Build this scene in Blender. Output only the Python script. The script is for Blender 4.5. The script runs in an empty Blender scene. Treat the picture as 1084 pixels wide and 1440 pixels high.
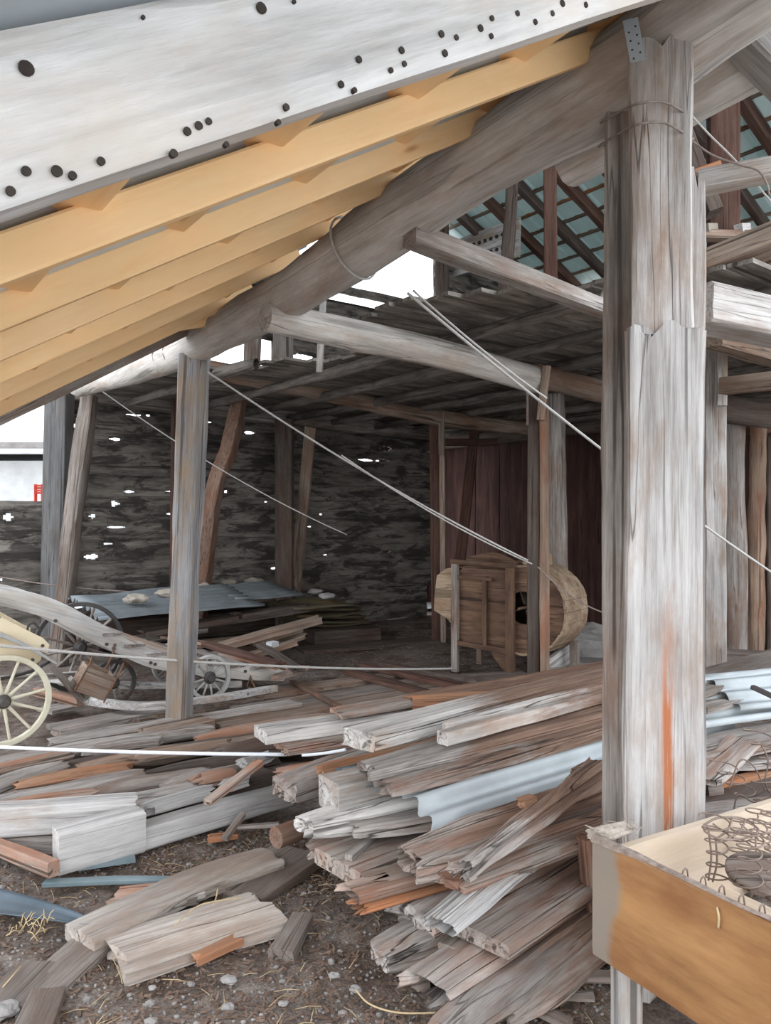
import bpy, bmesh, math, random
from mathutils import Vector, Matrix, noise

random.seed(11)
R = random.Random(5)
F, CX, HY, CZ = 1082.0, 542.0, 725.0, 1.65      # lens and eye height, for laying the barn out
A = Vector((-.614, .789, 0))                    # along the eaves, away
B = Vector((.789, .614, 0))                     # across the barn, to the right
O = Vector((.96, 2.9, 0))                       # foot of the big post
UP = Vector((0, 0, 1))
V0 = Vector((-.22, -.975, 0)).normalized()     # face of the posts turned to the open front


def ray(px, py):
    return Vector(((px - CX) / F, 1.0, (HY - py) / F))


EYE = Vector((0, 0, CZ))


def P(px, py, d):
    return EYE + ray(px, py) * d


def onZ(px, py, z):
    r = ray(px, py)
    return EYE + r * ((z - CZ) / r.z)


def onA(px, py, a):
    r = ray(px, py)
    return EYE + r * ((a + O.dot(A)) / r.dot(A))


def onB(px, py, b):
    r = ray(px, py)
    return EYE + r * ((b + O.dot(B)) / r.dot(B))


def G(a, b, z):
    v = O + A * a + B * b
    return Vector((v.x, v.y, z))


def ab(p):
    q = p - O
    return q.dot(A), q.dot(B)


SC = bpy.context.scene
COL = SC.collection

# ------------------------------------------------------------------ materials
MATS = {}


def node(nt, t, **kw):
    n = nt.nodes.new(t)
    for k, v in kw.items():
        setattr(n, k, v)
    return n


def ramp(nt, stops):
    n = nt.nodes.new('ShaderNodeValToRGB')
    e = n.color_ramp.elements
    while len(e) < len(stops):
        e.new(.5)
    for i, (p, c) in enumerate(stops):
        e[i].position = p
        e[i].color = c if len(c) == 4 else (*c, 1)
    return n


def mixc(nt, fac, a, b, mode='MIX'):
    n = nt.nodes.new('ShaderNodeMix')
    n.data_type = 'RGBA'
    n.blend_type = mode
    for s, v in ((0, fac), (6, a), (7, b)):
        if hasattr(v, 'links') or hasattr(v, 'is_linked'):
            nt.links.new(v, n.inputs[s])
        else:
            n.inputs[s].default_value = v if s == 0 else ((*v, 1) if len(v) == 3 else v)
    return n.outputs[2]


def math_(nt, op, a, b=None, clamp=False):
    n = nt.nodes.new('ShaderNodeMath')
    n.operation = op
    n.use_clamp = clamp
    for i, v in enumerate((a, b)):
        if v is None:
            continue
        if hasattr(v, 'is_linked'):
            nt.links.new(v, n.inputs[i])
        else:
            n.inputs[i].default_value = v
    return n.outputs[0]


def base(name, rough=.85, metal=0.0):
    m = bpy.data.materials.new(name)
    m.use_nodes = True
    nt = m.node_tree
    b = nt.nodes['Principled BSDF']
    b.inputs['Roughness'].default_value = rough
    b.inputs['Metallic'].default_value = metal
    if metal < .1:
        b.inputs['Specular IOR Level'].default_value = .25
    MATS[name] = m
    return m, nt, b


def coords(nt, scale, rnd=True):
    tc = node(nt, 'ShaderNodeTexCoord')
    oi = node(nt, 'ShaderNodeObjectInfo')
    vm = node(nt, 'ShaderNodeVectorMath', operation='MULTIPLY')
    nt.links.new(tc.outputs['Object'], vm.inputs[0])
    vm.inputs[1].default_value = scale
    va = node(nt, 'ShaderNodeVectorMath', operation='ADD')
    nt.links.new(vm.outputs[0], va.inputs[0])
    if rnd:
        m = math_(nt, 'MULTIPLY', oi.outputs['Random'], 97.0)
        cb = node(nt, 'ShaderNodeCombineXYZ')
        for i in range(3):
            nt.links.new(m, cb.inputs[i])
        nt.links.new(cb.outputs[0], va.inputs[1])
    return va.outputs[0], oi.outputs['Random']


def tex(nt, vec, scale, detail=4, rough=.6, dist=0.0):
    n = node(nt, 'ShaderNodeTexNoise')
    n.inputs['Scale'].default_value = scale
    n.inputs['Detail'].default_value = detail
    n.inputs['Roughness'].default_value = rough
    n.inputs['Distortion'].default_value = dist
    nt.links.new(vec, n.inputs['Vector'])
    return n.outputs['Fac']


def wood(name, light, dark, stain=None, amount=.5, rough=.85, bump=.6, cracks=.6, var=.3, grain=1.0, knots=False, stripe=None, axis=0, blotch=0.0, worn=None, inner=None):
    m, nt, b = base(name, rough)

    def sc(l, c):
        return tuple(l if i == axis else c for i in range(3))
    v1, rnd = coords(nt, sc(1.3, 24 * grain))
    g1 = tex(nt, v1, 1.0, 8, .7, .25)
    v1b, _ = coords(nt, sc(3.2, 95 * grain))
    g2 = tex(nt, v1b, 1.0, 4, .7)
    g = math_(nt, 'ADD', math_(nt, 'MULTIPLY', g1, .62), math_(nt, 'MULTIPLY', g2, .38))
    rc = ramp(nt, [(.36, dark), (.50, tuple((x * .62 + y * .38) for x, y in zip(light, dark))), (.62, light)])
    nt.links.new(g, rc.inputs[0])
    col = rc.outputs[0]
    v2, _ = coords(nt, sc(1.0, 3.5))
    s = tex(nt, v2, 1.6, 6, .65)
    if stain:
        sr = ramp(nt, [(max(0, .62 - amount * .35), (0, 0, 0)), (min(1, .74 - amount * .22), (1, 1, 1))])
        nt.links.new(s, sr.inputs[0])
        f = math_(nt, 'MULTIPLY', math_(nt, 'MULTIPLY', sr.outputs[0], math_(nt, 'ADD', g, .45, True), True), .85)
        col = mixc(nt, f, col, stain)
    # weather: broad lighter and darker patches
    v5, _ = coords(nt, sc(.9, 2.6))
    w5 = tex(nt, v5, 1.3, 5, .6)
    wr = ramp(nt, [(.30, (.62, .61, .60)), (.68, (1.16, 1.16, 1.16))])
    nt.links.new(w5, wr.inputs[0])
    col = mixc(nt, .8 if cracks > .1 else .25, col, wr.outputs[0], 'MULTIPLY')
    if blotch:
        vb, _ = coords(nt, sc(1.5, 5.2))
        nb = tex(nt, vb, 1.0, 8, .72, .6)
        br_ = ramp(nt, [(.50, (0, 0, 0)), (.56, (1, 1, 1))])
        nt.links.new(nb, br_.inputs[0])
        col = mixc(nt, math_(nt, 'MULTIPLY', br_.outputs[0], blotch), col, stain)
    if inner:
        x0, il, idk = inner
        tc = node(nt, 'ShaderNodeTexCoord')
        sx = node(nt, 'ShaderNodeSeparateXYZ')
        nt.links.new(tc.outputs['Object'], sx.inputs[0])
        ri = ramp(nt, [(.36, idk), (.50, tuple((x * .5 + y * .5) for x, y in zip(il, idk))), (.64, il)])
        nt.links.new(g, ri.inputs[0])
        t = math_(nt, 'ADD', math_(nt, 'SUBTRACT', sx.outputs[0], x0), math_(nt, 'MULTIPLY', math_(nt, 'SUBTRACT', s, .5), 1.6))
        k = math_(nt, 'MULTIPLY', t, 3.0, True)
        col = mixc(nt, k, col, ri.outputs[0])
    if stripe or worn:
        tc = node(nt, 'ShaderNodeTexCoord')
        sx = node(nt, 'ShaderNodeSeparateXYZ')
        nt.links.new(tc.outputs['Object'], sx.inputs[0])
    if stripe:
        y0, wid, c = stripe
        wob = math_(nt, 'MULTIPLY', math_(nt, 'SUBTRACT', s, .5), .05)
        dd = math_(nt, 'ABSOLUTE', math_(nt, 'ADD', math_(nt, 'SUBTRACT', sx.outputs[1], y0), wob))
        k = math_(nt, 'SUBTRACT', 1.0, math_(nt, 'DIVIDE', dd, wid), True)
        k = math_(nt, 'MULTIPLY', math_(nt, 'MULTIPLY', k, 1.6, True), math_(nt, 'MULTIPLY', math_(nt, 'SUBTRACT', g, .455), 14.0, True), True)
        hx = math_(nt, 'SUBTRACT', 1.0, math_(nt, 'MULTIPLY', math_(nt, 'ABSOLUTE', math_(nt, 'SUBTRACT', sx.outputs[0], .62)), 1.25), True)
        k = math_(nt, 'MULTIPLY', k, math_(nt, 'MULTIPLY', hx, 2.0, True), True)
        col = mixc(nt, k, col, c)
    if worn:
        x0, c = worn
        t = math_(nt, 'ADD', math_(nt, 'SUBTRACT', x0, sx.outputs[0]), math_(nt, 'MULTIPLY', math_(nt, 'SUBTRACT', w5, .5), .16))
        k = math_(nt, 'MULTIPLY', math_(nt, 'MULTIPLY', t, 34, True), .9)
        col = mixc(nt, k, col, c)
    # long dark checks
    v3, _ = coords(nt, sc(.5, 40 * grain))
    c = tex(nt, v3, .55, 3, .5, .2)
    cr = ramp(nt, [(.31, (1, 1, 1)), (.38, (0, 0, 0))])
    nt.links.new(c, cr.inputs[0])
    v4, _ = coords(nt, sc(.42, 13 * grain))
    c4 = tex(nt, v4, 1.0, 3, .45, .15)
    ln = math_(nt, 'SUBTRACT', 1.0, math_(nt, 'MULTIPLY', math_(nt, 'ABSOLUTE', math_(nt, 'SUBTRACT', c4, .5)), 70.0), True)
    lm = math_(nt, 'MULTIPLY', math_(nt, 'SUBTRACT', w5, .38), 5.0, True)
    cf = math_(nt, 'MULTIPLY', math_(nt, 'MAXIMUM', cr.outputs[0], math_(nt, 'MULTIPLY', ln, lm)), cracks, True)
    col = mixc(nt, cf, col, tuple(x * .28 for x in dark))
    if knots:
        vk, _ = coords(nt, (1.6, 6.5, 6.5))
        vo = node(nt, 'ShaderNodeTexVoronoi')
        vo.inputs['Scale'].default_value = 1.0
        nt.links.new(vk, vo.inputs['Vector'])
        kr = ramp(nt, [(.035, (1, 1, 1)), (.10, (0, 0, 0))])
        nt.links.new(vo.outputs['Distance'], kr.inputs[0])
        kf = math_(nt, 'MULTIPLY', kr.outputs[0], .7)
        col = mixc(nt, kf, col, (.48, .20, .07))
    # each timber a little lighter or darker than the next
    br = math_(nt, 'ADD', math_(nt, 'MULTIPLY', rnd, var), 1 - var / 2)
    hs = node(nt, 'ShaderNodeHueSaturation')
    nt.links.new(col, hs.inputs['Color'])
    nt.links.new(br, hs.inputs['Value'])
    nt.links.new(hs.outputs[0], b.inputs['Base Color'])
    h = math_(nt, 'SUBTRACT', math_(nt, 'MULTIPLY', g, .8), math_(nt, 'MULTIPLY', cf, .8))
    bp = node(nt, 'ShaderNodeBump')
    bp.inputs['Strength'].default_value = bump
    bp.inputs['Distance'].default_value = .014
    nt.links.new(h, bp.inputs['Height'])
    nt.links.new(bp.outputs[0], b.inputs['Normal'])
    return m


wood('silver_wood', (.60, .585, .565), (.26, .235, .215), (.36, .27, .20), .35, cracks=.75)
wood('post_wood', (.60, .575, .55), (.25, .22, .20), (.30, .205, .145), .42, cracks=.75)
wood('stained_post_wood', (.62, .60, .58), (.29, .26, .24), (.36, .26, .195), .4, cracks=.7, stripe=(-.005, .026, (.40, .15, .07)))
wood('grey_wood', (.45, .415, .38), (.165, .138, .12), (.22, .14, .10), .42, cracks=.8)
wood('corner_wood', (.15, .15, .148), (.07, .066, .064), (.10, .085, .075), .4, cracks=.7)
wood('slim_post_wood', (.38, .375, .375), (.15, .14, .14), (.36, .26, .17), .4, cracks=.7)
wood('log_wood', (.66, .625, .58), (.39, .355, .315), (.42, .32, .25), .4, cracks=.5, grain=.6, bump=.7)
wood('hewn_wood', (.70, .69, .67), (.42, .40, .38), (.56, .50, .43), .4, cracks=.4, grain=.5, bump=.6)
wood('brown_wood', (.40, .315, .25), (.145, .105, .08), (.23, .13, .085), .5, cracks=.8)
wood('dark_wood', (.175, .14, .118), (.06, .045, .038), (.10, .06, .045), .5, cracks=.8)
wood('red_wood', (.17, .095, .07), (.065, .036, .028), (.10, .045, .034), .5, cracks=.8)
wood('red_board_wood', (.10, .048, .038), (.035, .018, .016), (.05, .026, .022), .5, cracks=.8, axis=2, grain=.5)
wood('rotten_wood', (.47, .38, .32), (.19, .13, .10), (.36, .165, .095), .6, cracks=.85)
wood('pole_wood', (.30, .20, .15), (.12, .07, .05), (.20, .09, .055), .5, cracks=.6)
wood('slab_wood', (.60, .54, .48), (.27, .225, .19), (.34, .25, .19), .4, cracks=.6, bump=.9)
RB = ((.33, .215, .155), (.12, .07, .05))
wood('bleached_wood', (.66, .635, .60), (.29, .255, .225), (.40, .27, .19), .35, cracks=.8, bump=.9, inner=(.75, *RB))
wood('half_bleached_wood', (.52, .475, .435), (.17, .14, .12), (.30, .165, .11), .45, cracks=.95, bump=1.0, grain=.8, inner=(.42, *RB))
wood('old_brown_wood', (.46, .40, .35), (.17, .135, .11), (.33, .16, .10), .5, cracks=.9, bump=.9, inner=(.3, (.29, .175, .12), (.10, .055, .04)))
wood('beam_wood', (.58, .56, .54), (.34, .32, .30), (.40, .36, .32), .3, cracks=.4, grain=.6)
wood('strip_wood', (.40, .29, .21), (.18, .11, .08), (.28, .13, .08), .5, cracks=.6)
wood('orange_wood', (.42, .245, .15), (.17, .085, .055), (.46, .18, .075), .55, cracks=.7)
wood('bark_wood', (.50, .455, .415), (.12, .09, .075), (.30, .165, .11), .5, bump=1.0, grain=.8, cracks=.95)
wood('wall_wood', (.25, .225, .195), (.10, .087, .075), (.034, .029, .026), .4, grain=.5, cracks=.85, var=.1, blotch=.85)
wood('loft_wood', (.42, .38, .335), (.15, .13, .11), (.10, .085, .075), .45, grain=.6, var=.35, cracks=.8, blotch=.5)
wood('joist_wood', (.24, .21, .185), (.085, .072, .062), (.05, .042, .037), .5, grain=.7, var=.3, cracks=.8)
wood('fresh_wood', (.96, .67, .37), (.88, .54, .25), (.92, .60, .30), .5, rough=.6, bump=.08, cracks=.02, var=.16, grain=.35, knots=True)
wood('bare_wood', (.64, .535, .42), (.48, .385, .29), (.50, .39, .28), .4, rough=.7, bump=.12, cracks=.08, grain=.5, var=.1)
wood('varnished_wood', (.37, .195, .08), (.215, .105, .042), (.20, .085, .035), .5, rough=.45, bump=.1, cracks=.03, grain=.28, var=.05, worn=(.09, (.22, .19, .155)))
wood('winnower_wood', (.215, .13, .083), (.095, .054, .037), (.075, .042, .03), .5, grain=.6, cracks=.7)
wood('drum_wood', (.46, .35, .24), (.24, .165, .11), (.22, .12, .075), .4, grain=.6, cracks=.6)
wood('dirt_wood', (.31, .27, .235), (.13, .105, .09), (.16, .11, .085), .6, bump=1.0, cracks=.7)


def metal(name, c1, c2, rough=.45, met=.55, rust=None, amount=.4):
    m, nt, b = base(name, rough, met)
    v, rnd = coords(nt, (1, 1, 1))
    n1 = tex(nt, v, 4, 5, .6)
    r = ramp(nt, [(.3, c1), (.7, c2)])
    nt.links.new(n1, r.inputs[0])
    col = r.outputs[0]
    if rust:
        n2 = tex(nt, v, 7, 6, .7)
        rr = ramp(nt, [(.7 - amount * .4, (0, 0, 0)), (.8 - amount * .3, (1, 1, 1))])
        nt.links.new(n2, rr.inputs[0])
        col = mixc(nt, rr.outputs[0], col, rust)
    nt.links.new(col, b.inputs['Base Color'])
    return m


metal('galvanised', (.32, .35, .355), (.44, .465, .47), .55, .2)
metal('dull_sheet', (.13, .145, .15), (.21, .23, .235), .55, .3)
metal('mossy_sheet', (.055, .05, .042), (.13, .105, .06), .8, 0, (.16, .10, .04), .5)
metal('roof_sheet', (.60, .68, .66), (.68, .76, .74), .6, .0)
metal('lean_sheet', (.50, .54, .57), (.62, .66, .68), .4, .5)
metal('rusty_iron', (.10, .06, .045), (.20, .12, .08), .8, .2, (.26, .12, .06), .5)
metal('dark_iron', (.05, .047, .045), (.10, .09, .085), .6, .4, (.14, .07, .04), .35)
metal('spring_wire', (.16, .115, .09), (.30, .23, .19), .6, .4)
metal('strap_steel', (.44, .46, .47), (.55, .57, .58), .45, .5)
metal('blue_sheet', (.055, .08, .10), (.115, .15, .18), .5, .2)
metal('pale_blue', (.13, .18, .195), (.24, .30, .315), .6, .1)


_m = MATS['roof_sheet']
_nt = _m.node_tree
_tr = _nt.nodes.new('ShaderNodeBsdfTranslucent')  # translucency added to brighten the dim underside of the sheet
_tr.inputs[0].default_value = (.62, .74, .72, 1)
_mx = _nt.nodes.new('ShaderNodeMixShader')
_mx.inputs[0].default_value = .17
_nt.links.new(_nt.nodes['Principled BSDF'].outputs[0], _mx.inputs[1])
_nt.links.new(_tr.outputs[0], _mx.inputs[2])
_nt.links.new(_mx.outputs[0], _nt.nodes['Material Output'].inputs[0])


def plain(name, c1, c2, scale=6, rough=.8, bump=.0):
    m, nt, b = base(name, rough)
    v, rnd = coords(nt, (1, 1, 1))
    n1 = tex(nt, v, scale, 5, .6)
    r = ramp(nt, [(.3, c1), (.7, c2)])
    nt.links.new(n1, r.inputs[0])
    nt.links.new(r.outputs[0], b.inputs['Base Color'])
    if bump:
        bp = node(nt, 'ShaderNodeBump')
        bp.inputs['Strength'].default_value = bump
        bp.inputs['Distance'].default_value = .02
        nt.links.new(n1, bp.inputs['Height'])
        nt.links.new(bp.outputs[0], b.inputs['Normal'])
    return m


plain('cream_paint', (.72, .60, .40), (.80, .69, .49), 4, .45)
plain('cream_wheel', (.58, .54, .40), (.70, .66, .52), 9, .7)
plain('grey_paint', (.36, .355, .335), (.48, .47, .45), 14, .7)
plain('rope', (.46, .44, .41), (.58, .56, .53), 60, .9)
plain('white_rope', (.72, .75, .80), (.82, .85, .88), 60, .8)
plain('wire', (.18, .14, .12), (.30, .25, .22), 30, .6)
plain('hole_black', (.028, .022, .018), (.06, .048, .04), 20, 1)
plain('stone', (.22, .205, .19), (.34, .32, .30), 8, .9, .3)
plain('pale_stone', (.24, .21, .17), (.35, .31, .255), 8, .9, .3)
plain('gravel', (.19, .17, .155), (.33, .305, .28), 30, .9)
plain('straw', (.42, .31, .17), (.56, .43, .26), 30, .9)
plain('chips', (.10, .065, .048), (.25, .17, .125), 26, .95)
plain('lint', (.25, .21, .17), (.42, .365, .31), 50, 1, .5)
plain('plaster', (.44, .44, .44), (.58, .58, .57), 2, .9)
plain('house_roof', (.18, .16, .15), (.26, .24, .23), 4, .8)
plain('red_paint', (.35, .03, .02), (.45, .05, .03), 5, .6)
plain('yellow_paint', (.62, .40, .05), (.75, .50, .08), 8, .7)


def dirt_mat():
    m, nt, b = base('dirt', .97)
    v, _ = coords(nt, (1, 1, 1), False)
    n1 = tex(nt, v, 1.5, 7, .68)
    n2 = tex(nt, v, 22, 6, .75)
    n3 = tex(nt, v, 90, 3, .7)
    r1 = ramp(nt, [(.38, (.135, .092, .070)), (.50, (.25, .20, .168)), (.66, (.37, .325, .29))])
    nt.links.new(n1, r1.inputs[0])
    r2 = ramp(nt, [(.30, (.30, .30, .30)), (.50, (.85, .85, .85)), (.74, (1.35, 1.33, 1.3))])
    nt.links.new(n2, r2.inputs[0])
    c = mixc(nt, 1.0, r1.outputs[0], r2.outputs[0], 'MULTIPLY')
    r3 = ramp(nt, [(.3, (.5, .5, .5)), (.65, (1.25, 1.2, 1.15))])
    nt.links.new(n3, r3.inputs[0])
    c = mixc(nt, .8, c, r3.outputs[0], 'MULTIPLY')
    nt.links.new(c, b.inputs['Base Color'])
    h = math_(nt, 'ADD', n2, math_(nt, 'MULTIPLY', n3, .35))
    bp = node(nt, 'ShaderNodeBump')
    bp.inputs['Strength'].default_value = .9
    bp.inputs['Distance'].default_value = .03
    nt.links.new(h, bp.inputs['Height'])
    nt.links.new(bp.outputs[0], b.inputs['Normal'])


dirt_mat()


# ------------------------------------------------------------------ object helpers
def link(name, me, mat, parent=None, mw=None, smooth=None):
    if isinstance(me, bmesh.types.BMesh):
        d = bpy.data.meshes.new(name)
        me.to_mesh(d)
        me.free()
        me = d
        if smooth:
            d.shade_smooth()
            d.set_sharp_from_angle(angle=math.radians(smooth))
    if mat and not me.materials:
        me.materials.append(MATS[mat])
    o = bpy.data.objects.new(name, me)
    COL.objects.link(o)
    if mw is not None:
        o.matrix_world = mw
    if parent is not None:
        o.parent = parent
        pw = parent.get('_mw')
        o.matrix_parent_inverse = WORLD[parent.name].inverted() if parent.name in WORLD else Matrix()
    WORLD[o.name] = mw.copy() if mw is not None else Matrix()
    return o


WORLD = {}


def tag(o, label, cat, group=None):
    o['label'] = label
    o['category'] = cat
    o['kind'] = 'thing'
    if group:
        o['group'] = group
    return o


def struct(o):
    o['kind'] = 'structure'
    return o


def thing(name, label, cat, loc, group=None):
    o = bpy.data.objects.new(name, None)
    COL.objects.link(o)
    o.empty_display_size = .1
    o.location = loc
    WORLD[o.name] = Matrix.Translation(loc)
    return tag(o, label, cat, group)


def frame(p0, p1, up=None):
    x = (p1 - p0).normalized()
    if up is None:
        up = UP if abs(x.z) < .85 else -A
    y = up.cross(x)
    y.normalize()
    z = x.cross(y)
    m = Matrix((x, y, z)).transposed().to_4x4()
    m.translation = p0
    return m


def smooth_path(pts, n):
    """n+1 points along a Catmull-Rom curve through pts (with their sizes)."""
    if len(pts) == 2:
        return [pts[0].lerp(pts[1], i / n) for i in range(n + 1)], [i / n for i in range(n + 1)]
    L = [0]
    for i in range(1, len(pts)):
        L.append(L[-1] + (pts[i] - pts[i - 1]).length)
    out, ts = [], []
    for k in range(n + 1):
        s = L[-1] * k / n
        i = 0
        while i < len(pts) - 2 and s > L[i + 1]:
            i += 1
        t = (s - L[i]) / max(1e-9, L[i + 1] - L[i])
        p1, p2 = pts[i], pts[i + 1]
        p0 = pts[i - 1] if i > 0 else p1 * 2 - p2
        p3 = pts[i + 2] if i + 2 < len(pts) else p2 * 2 - p1
        out.append(.5 * ((2 * p1) + (p2 - p0) * t + (2 * p0 - 5 * p1 + 4 * p2 - p3) * t * t + (3 * p1 - p0 - 3 * p2 + p3) * t ** 3))
        ts.append(k / n)
    return out, ts


def section(shape, k=3):
    """unit cross-section points: (y, z) in -.5..+.5"""
    if shape == 'round':
        n = 18
        return [(.5 * math.cos(2 * math.pi * i / n), .5 * math.sin(2 * math.pi * i / n)) for i in range(n)]
    pts = []
    c = [(-.5, -.5), (.5, -.5), (.5, .5), (-.5, .5)]
    for i in range(4):
        a, b = c[i], c[(i + 1) % 4]
        for j in range(k):
            t = (j + .12) / (k - .76) if k > 1 else .5
            t = min(max(t, .07), .93)
            pts.append((a[0] + (b[0] - a[0]) * t, a[1] + (b[1] - a[1]) * t))
    return pts


def sweep(path, sizes, shape='rect', rough=.004, ridge=.002, splint=0.0, seed=0, seg=.09, k=4, up=Vector((0, 0, 1)), cut0=0, cut1=0, maxseg=70):
    """sizes: list of (w, h) spread evenly along the path"""
    rr = random.Random(seed)
    so = Vector((rr.random() * 50, rr.random() * 50, rr.random() * 50))
    length = sum((path[i + 1] - path[i]).length for i in range(len(path) - 1))
    n = max(2, min(maxseg, int(length / seg)))
    if rough == 0 and len(path) == 2 and len(sizes) < 3:
        n = 2
    pts, ts = smooth_path(path, n)
    sec = section(shape, k)
    m = len(sec)
    rid = [ridge * (1.6 * noise.noise(Vector((sy * 7 + sz * 3, sz * 7 - sy * 3, 1)) + so) + .9 * noise.noise(Vector((sy * 17, sz * 17, 4)) + so)) for sy, sz in sec]

    def brk(sy, q):
        v = noise.noise(Vector((sy * 4.5, q, 0)) + so) * .9 + noise.noise(Vector((sy * 13, q, 5)) + so) * .7 + .25
        return splint * max(0, v)
    s0 = [brk(sy, 0) + .12 * splint * rr.random() for sy, sz in sec]
    s1 = [brk(sy, 9) + .12 * splint * rr.random() for sy, sz in sec]
    bm = bmesh.new()
    rings = []
    for i, p in enumerate(pts):
        t = (pts[min(i + 1, n)] - pts[max(i - 1, 0)]).normalized()
        y = up.cross(t)
        if y.length < 1e-4:
            y = Vector((0, 1, 0))
        y.normalize()
        z = t.cross(y)
        f = ts[i] * (len(sizes) - 1)
        a = min(int(f), len(sizes) - 2) if len(sizes) > 1 else 0
        b = min(a + 1, len(sizes) - 1)
        w = sizes[a][0] + (sizes[b][0] - sizes[a][0]) * (f - a)
        h = sizes[a][1] + (sizes[b][1] - sizes[a][1]) * (f - a)
        ring = []
        for j, (sy, sz) in enumerate(sec):
            off = y * (sy * w) + z * (sz * h)
            d = off.normalized()
            q = p + off
            nz = noise.noise(Vector((q.x * 3.2, q.y * 14, q.z * 14)) + so)
            nz2 = noise.noise(Vector((q.x * 1.1, q.y * 2, q.z * 2)) - so)
            q = q + d * (rough * (nz + nz2 * 1.4) + rid[j] * (.8 + .7 * noise.noise(Vector((q.x * 1.3, sy * 5, sz * 5)) + so)))
            e0 = max(0, 1 - i / 1.0)
            if i == 0:
                q = q + t * (s0[j] + cut0 * (sz if shape == 'rect' else sy))
            elif i == n:
                q = q - t * (s1[j] + cut1 * (sz if shape == 'rect' else sy))
            ring.append(bm.verts.new(q))
        rings.append(ring)
    for i in range(n):
        for j in range(m):
            bm.faces.new((rings[i][j], rings[i][(j + 1) % m], rings[i + 1][(j + 1) % m], rings[i + 1][j]))
    for ring, sgn in ((rings[0], 1), (rings[-1], -1)):
        c = Vector((0, 0, 0))
        for v in ring:
            c += v.co
        c /= m
        cv = bm.verts.new(c)
        for j in range(m):
            f = (ring[j], cv, ring[(j + 1) % m]) if sgn > 0 else (ring[(j + 1) % m], cv, ring[j])
            bm.faces.new(f)
    for f in bm.faces:
        f.smooth = shape == 'round'
    bm.normal_update()
    return bm


NSEED = [100]


def timber(name, pts, w, h, mat, parent=None, up=None, **kw):
    """a swept timber through world points, textured along its own length"""
    NSEED[0] += 1
    mw = frame(pts[0], pts[-1], up)
    inv = mw.inverted()
    loc = [inv @ p for p in pts]
    sizes = kw.pop('sizes', [(w, h), (w, h)])
    bm = sweep(loc, sizes, seed=kw.pop('seed', NSEED[0]), **kw)
    return link(name, bm, mat, parent, mw, 38 if (kw.get('rough', 1) or len(pts) > 2) else None)


def T(name, label, cat, pts, w, h, mat, group=None, **kw):
    return tag(timber(name, pts, w, h, mat, **kw), label, cat, group)


def tube_mesh(path, r, n=6, smooth=True, div=None, bm=None):
    own = bm is None
    bm = bm or bmesh.new()
    if div:
        path, _ = smooth_path(path, div)
    t0 = (path[1] - path[0]).normalized()
    u = t0.orthogonal().normalized()
    rings = []
    for i, p in enumerate(path):
        t = (path[min(i + 1, len(path) - 1)] - path[max(i - 1, 0)]).normalized()
        u = (u - t * u.dot(t))
        u = u.normalized() if u.length > 1e-6 else t.orthogonal().normalized()
        v = t.cross(u)
        rings.append([bm.verts.new(p + (u * math.cos(2 * math.pi * j / n) + v * math.sin(2 * math.pi * j / n)) * r) for j in range(n)])
    for i in range(len(rings) - 1):
        for j in range(n):
            f = bm.faces.new((rings[i][j], rings[i][(j + 1) % n], rings[i + 1][(j + 1) % n], rings[i + 1][j]))
            f.smooth = smooth
    bm.faces.new(list(reversed(rings[0])))
    bm.faces.new(rings[-1])
    return bm


def tube(name, path, r, mat, parent=None, n=6, div=None):
    o0 = path[0].copy()
    bm = tube_mesh([p - o0 for p in path], r, n, True, div)
    return link(name, bm, mat, parent, Matrix.Translation(o0))


def sag(p0, p1, drop, n=24):
    return [p0.lerp(p1, i / n) - UP * (drop * 4 * (i / n) * (1 - i / n)) for i in range(n + 1)]


def boxm(bm, c, s, m=None):
    vs = []
    for x in (-.5, .5):
        for y in (-.5, .5):
            for z in (-.5, .5):
                v = Vector((c[0] + x * s[0], c[1] + y * s[1], c[2] + z * s[2]))
                vs.append(bm.verts.new(m @ v if m else v))
    for f in ((0, 1, 3, 2), (4, 6, 7, 5), (0, 4, 5, 1), (2, 3, 7, 6), (0, 2, 6, 4), (1, 5, 7, 3)):
        bm.faces.new([vs[i] for i in f])


def prism(name, outline, t, mat, mw, parent=None, bevel=.004):
    """flat outline (x, z) in the local XZ plane, thickness t along local y"""
    bm = bmesh.new()
    f = [bm.verts.new((x, -t / 2, z)) for x, z in outline]
    g = [bm.verts.new((x, t / 2, z)) for x, z in outline]
    n = len(f)
    bm.faces.new(f)
    bm.faces.new(list(reversed(g)))
    for i in range(n):
        bm.faces.new((f[(i + 1) % n], f[i], g[i], g[(i + 1) % n]))
    bmesh.ops.recalc_face_normals(bm, faces=bm.faces)
    if bevel:
        bmesh.ops.bevel(bm, geom=bm.edges[:] , offset=bevel, segments=1, affect='EDGES', clamp_overlap=True)
    return link(name, bm, mat, parent, mw)


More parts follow.
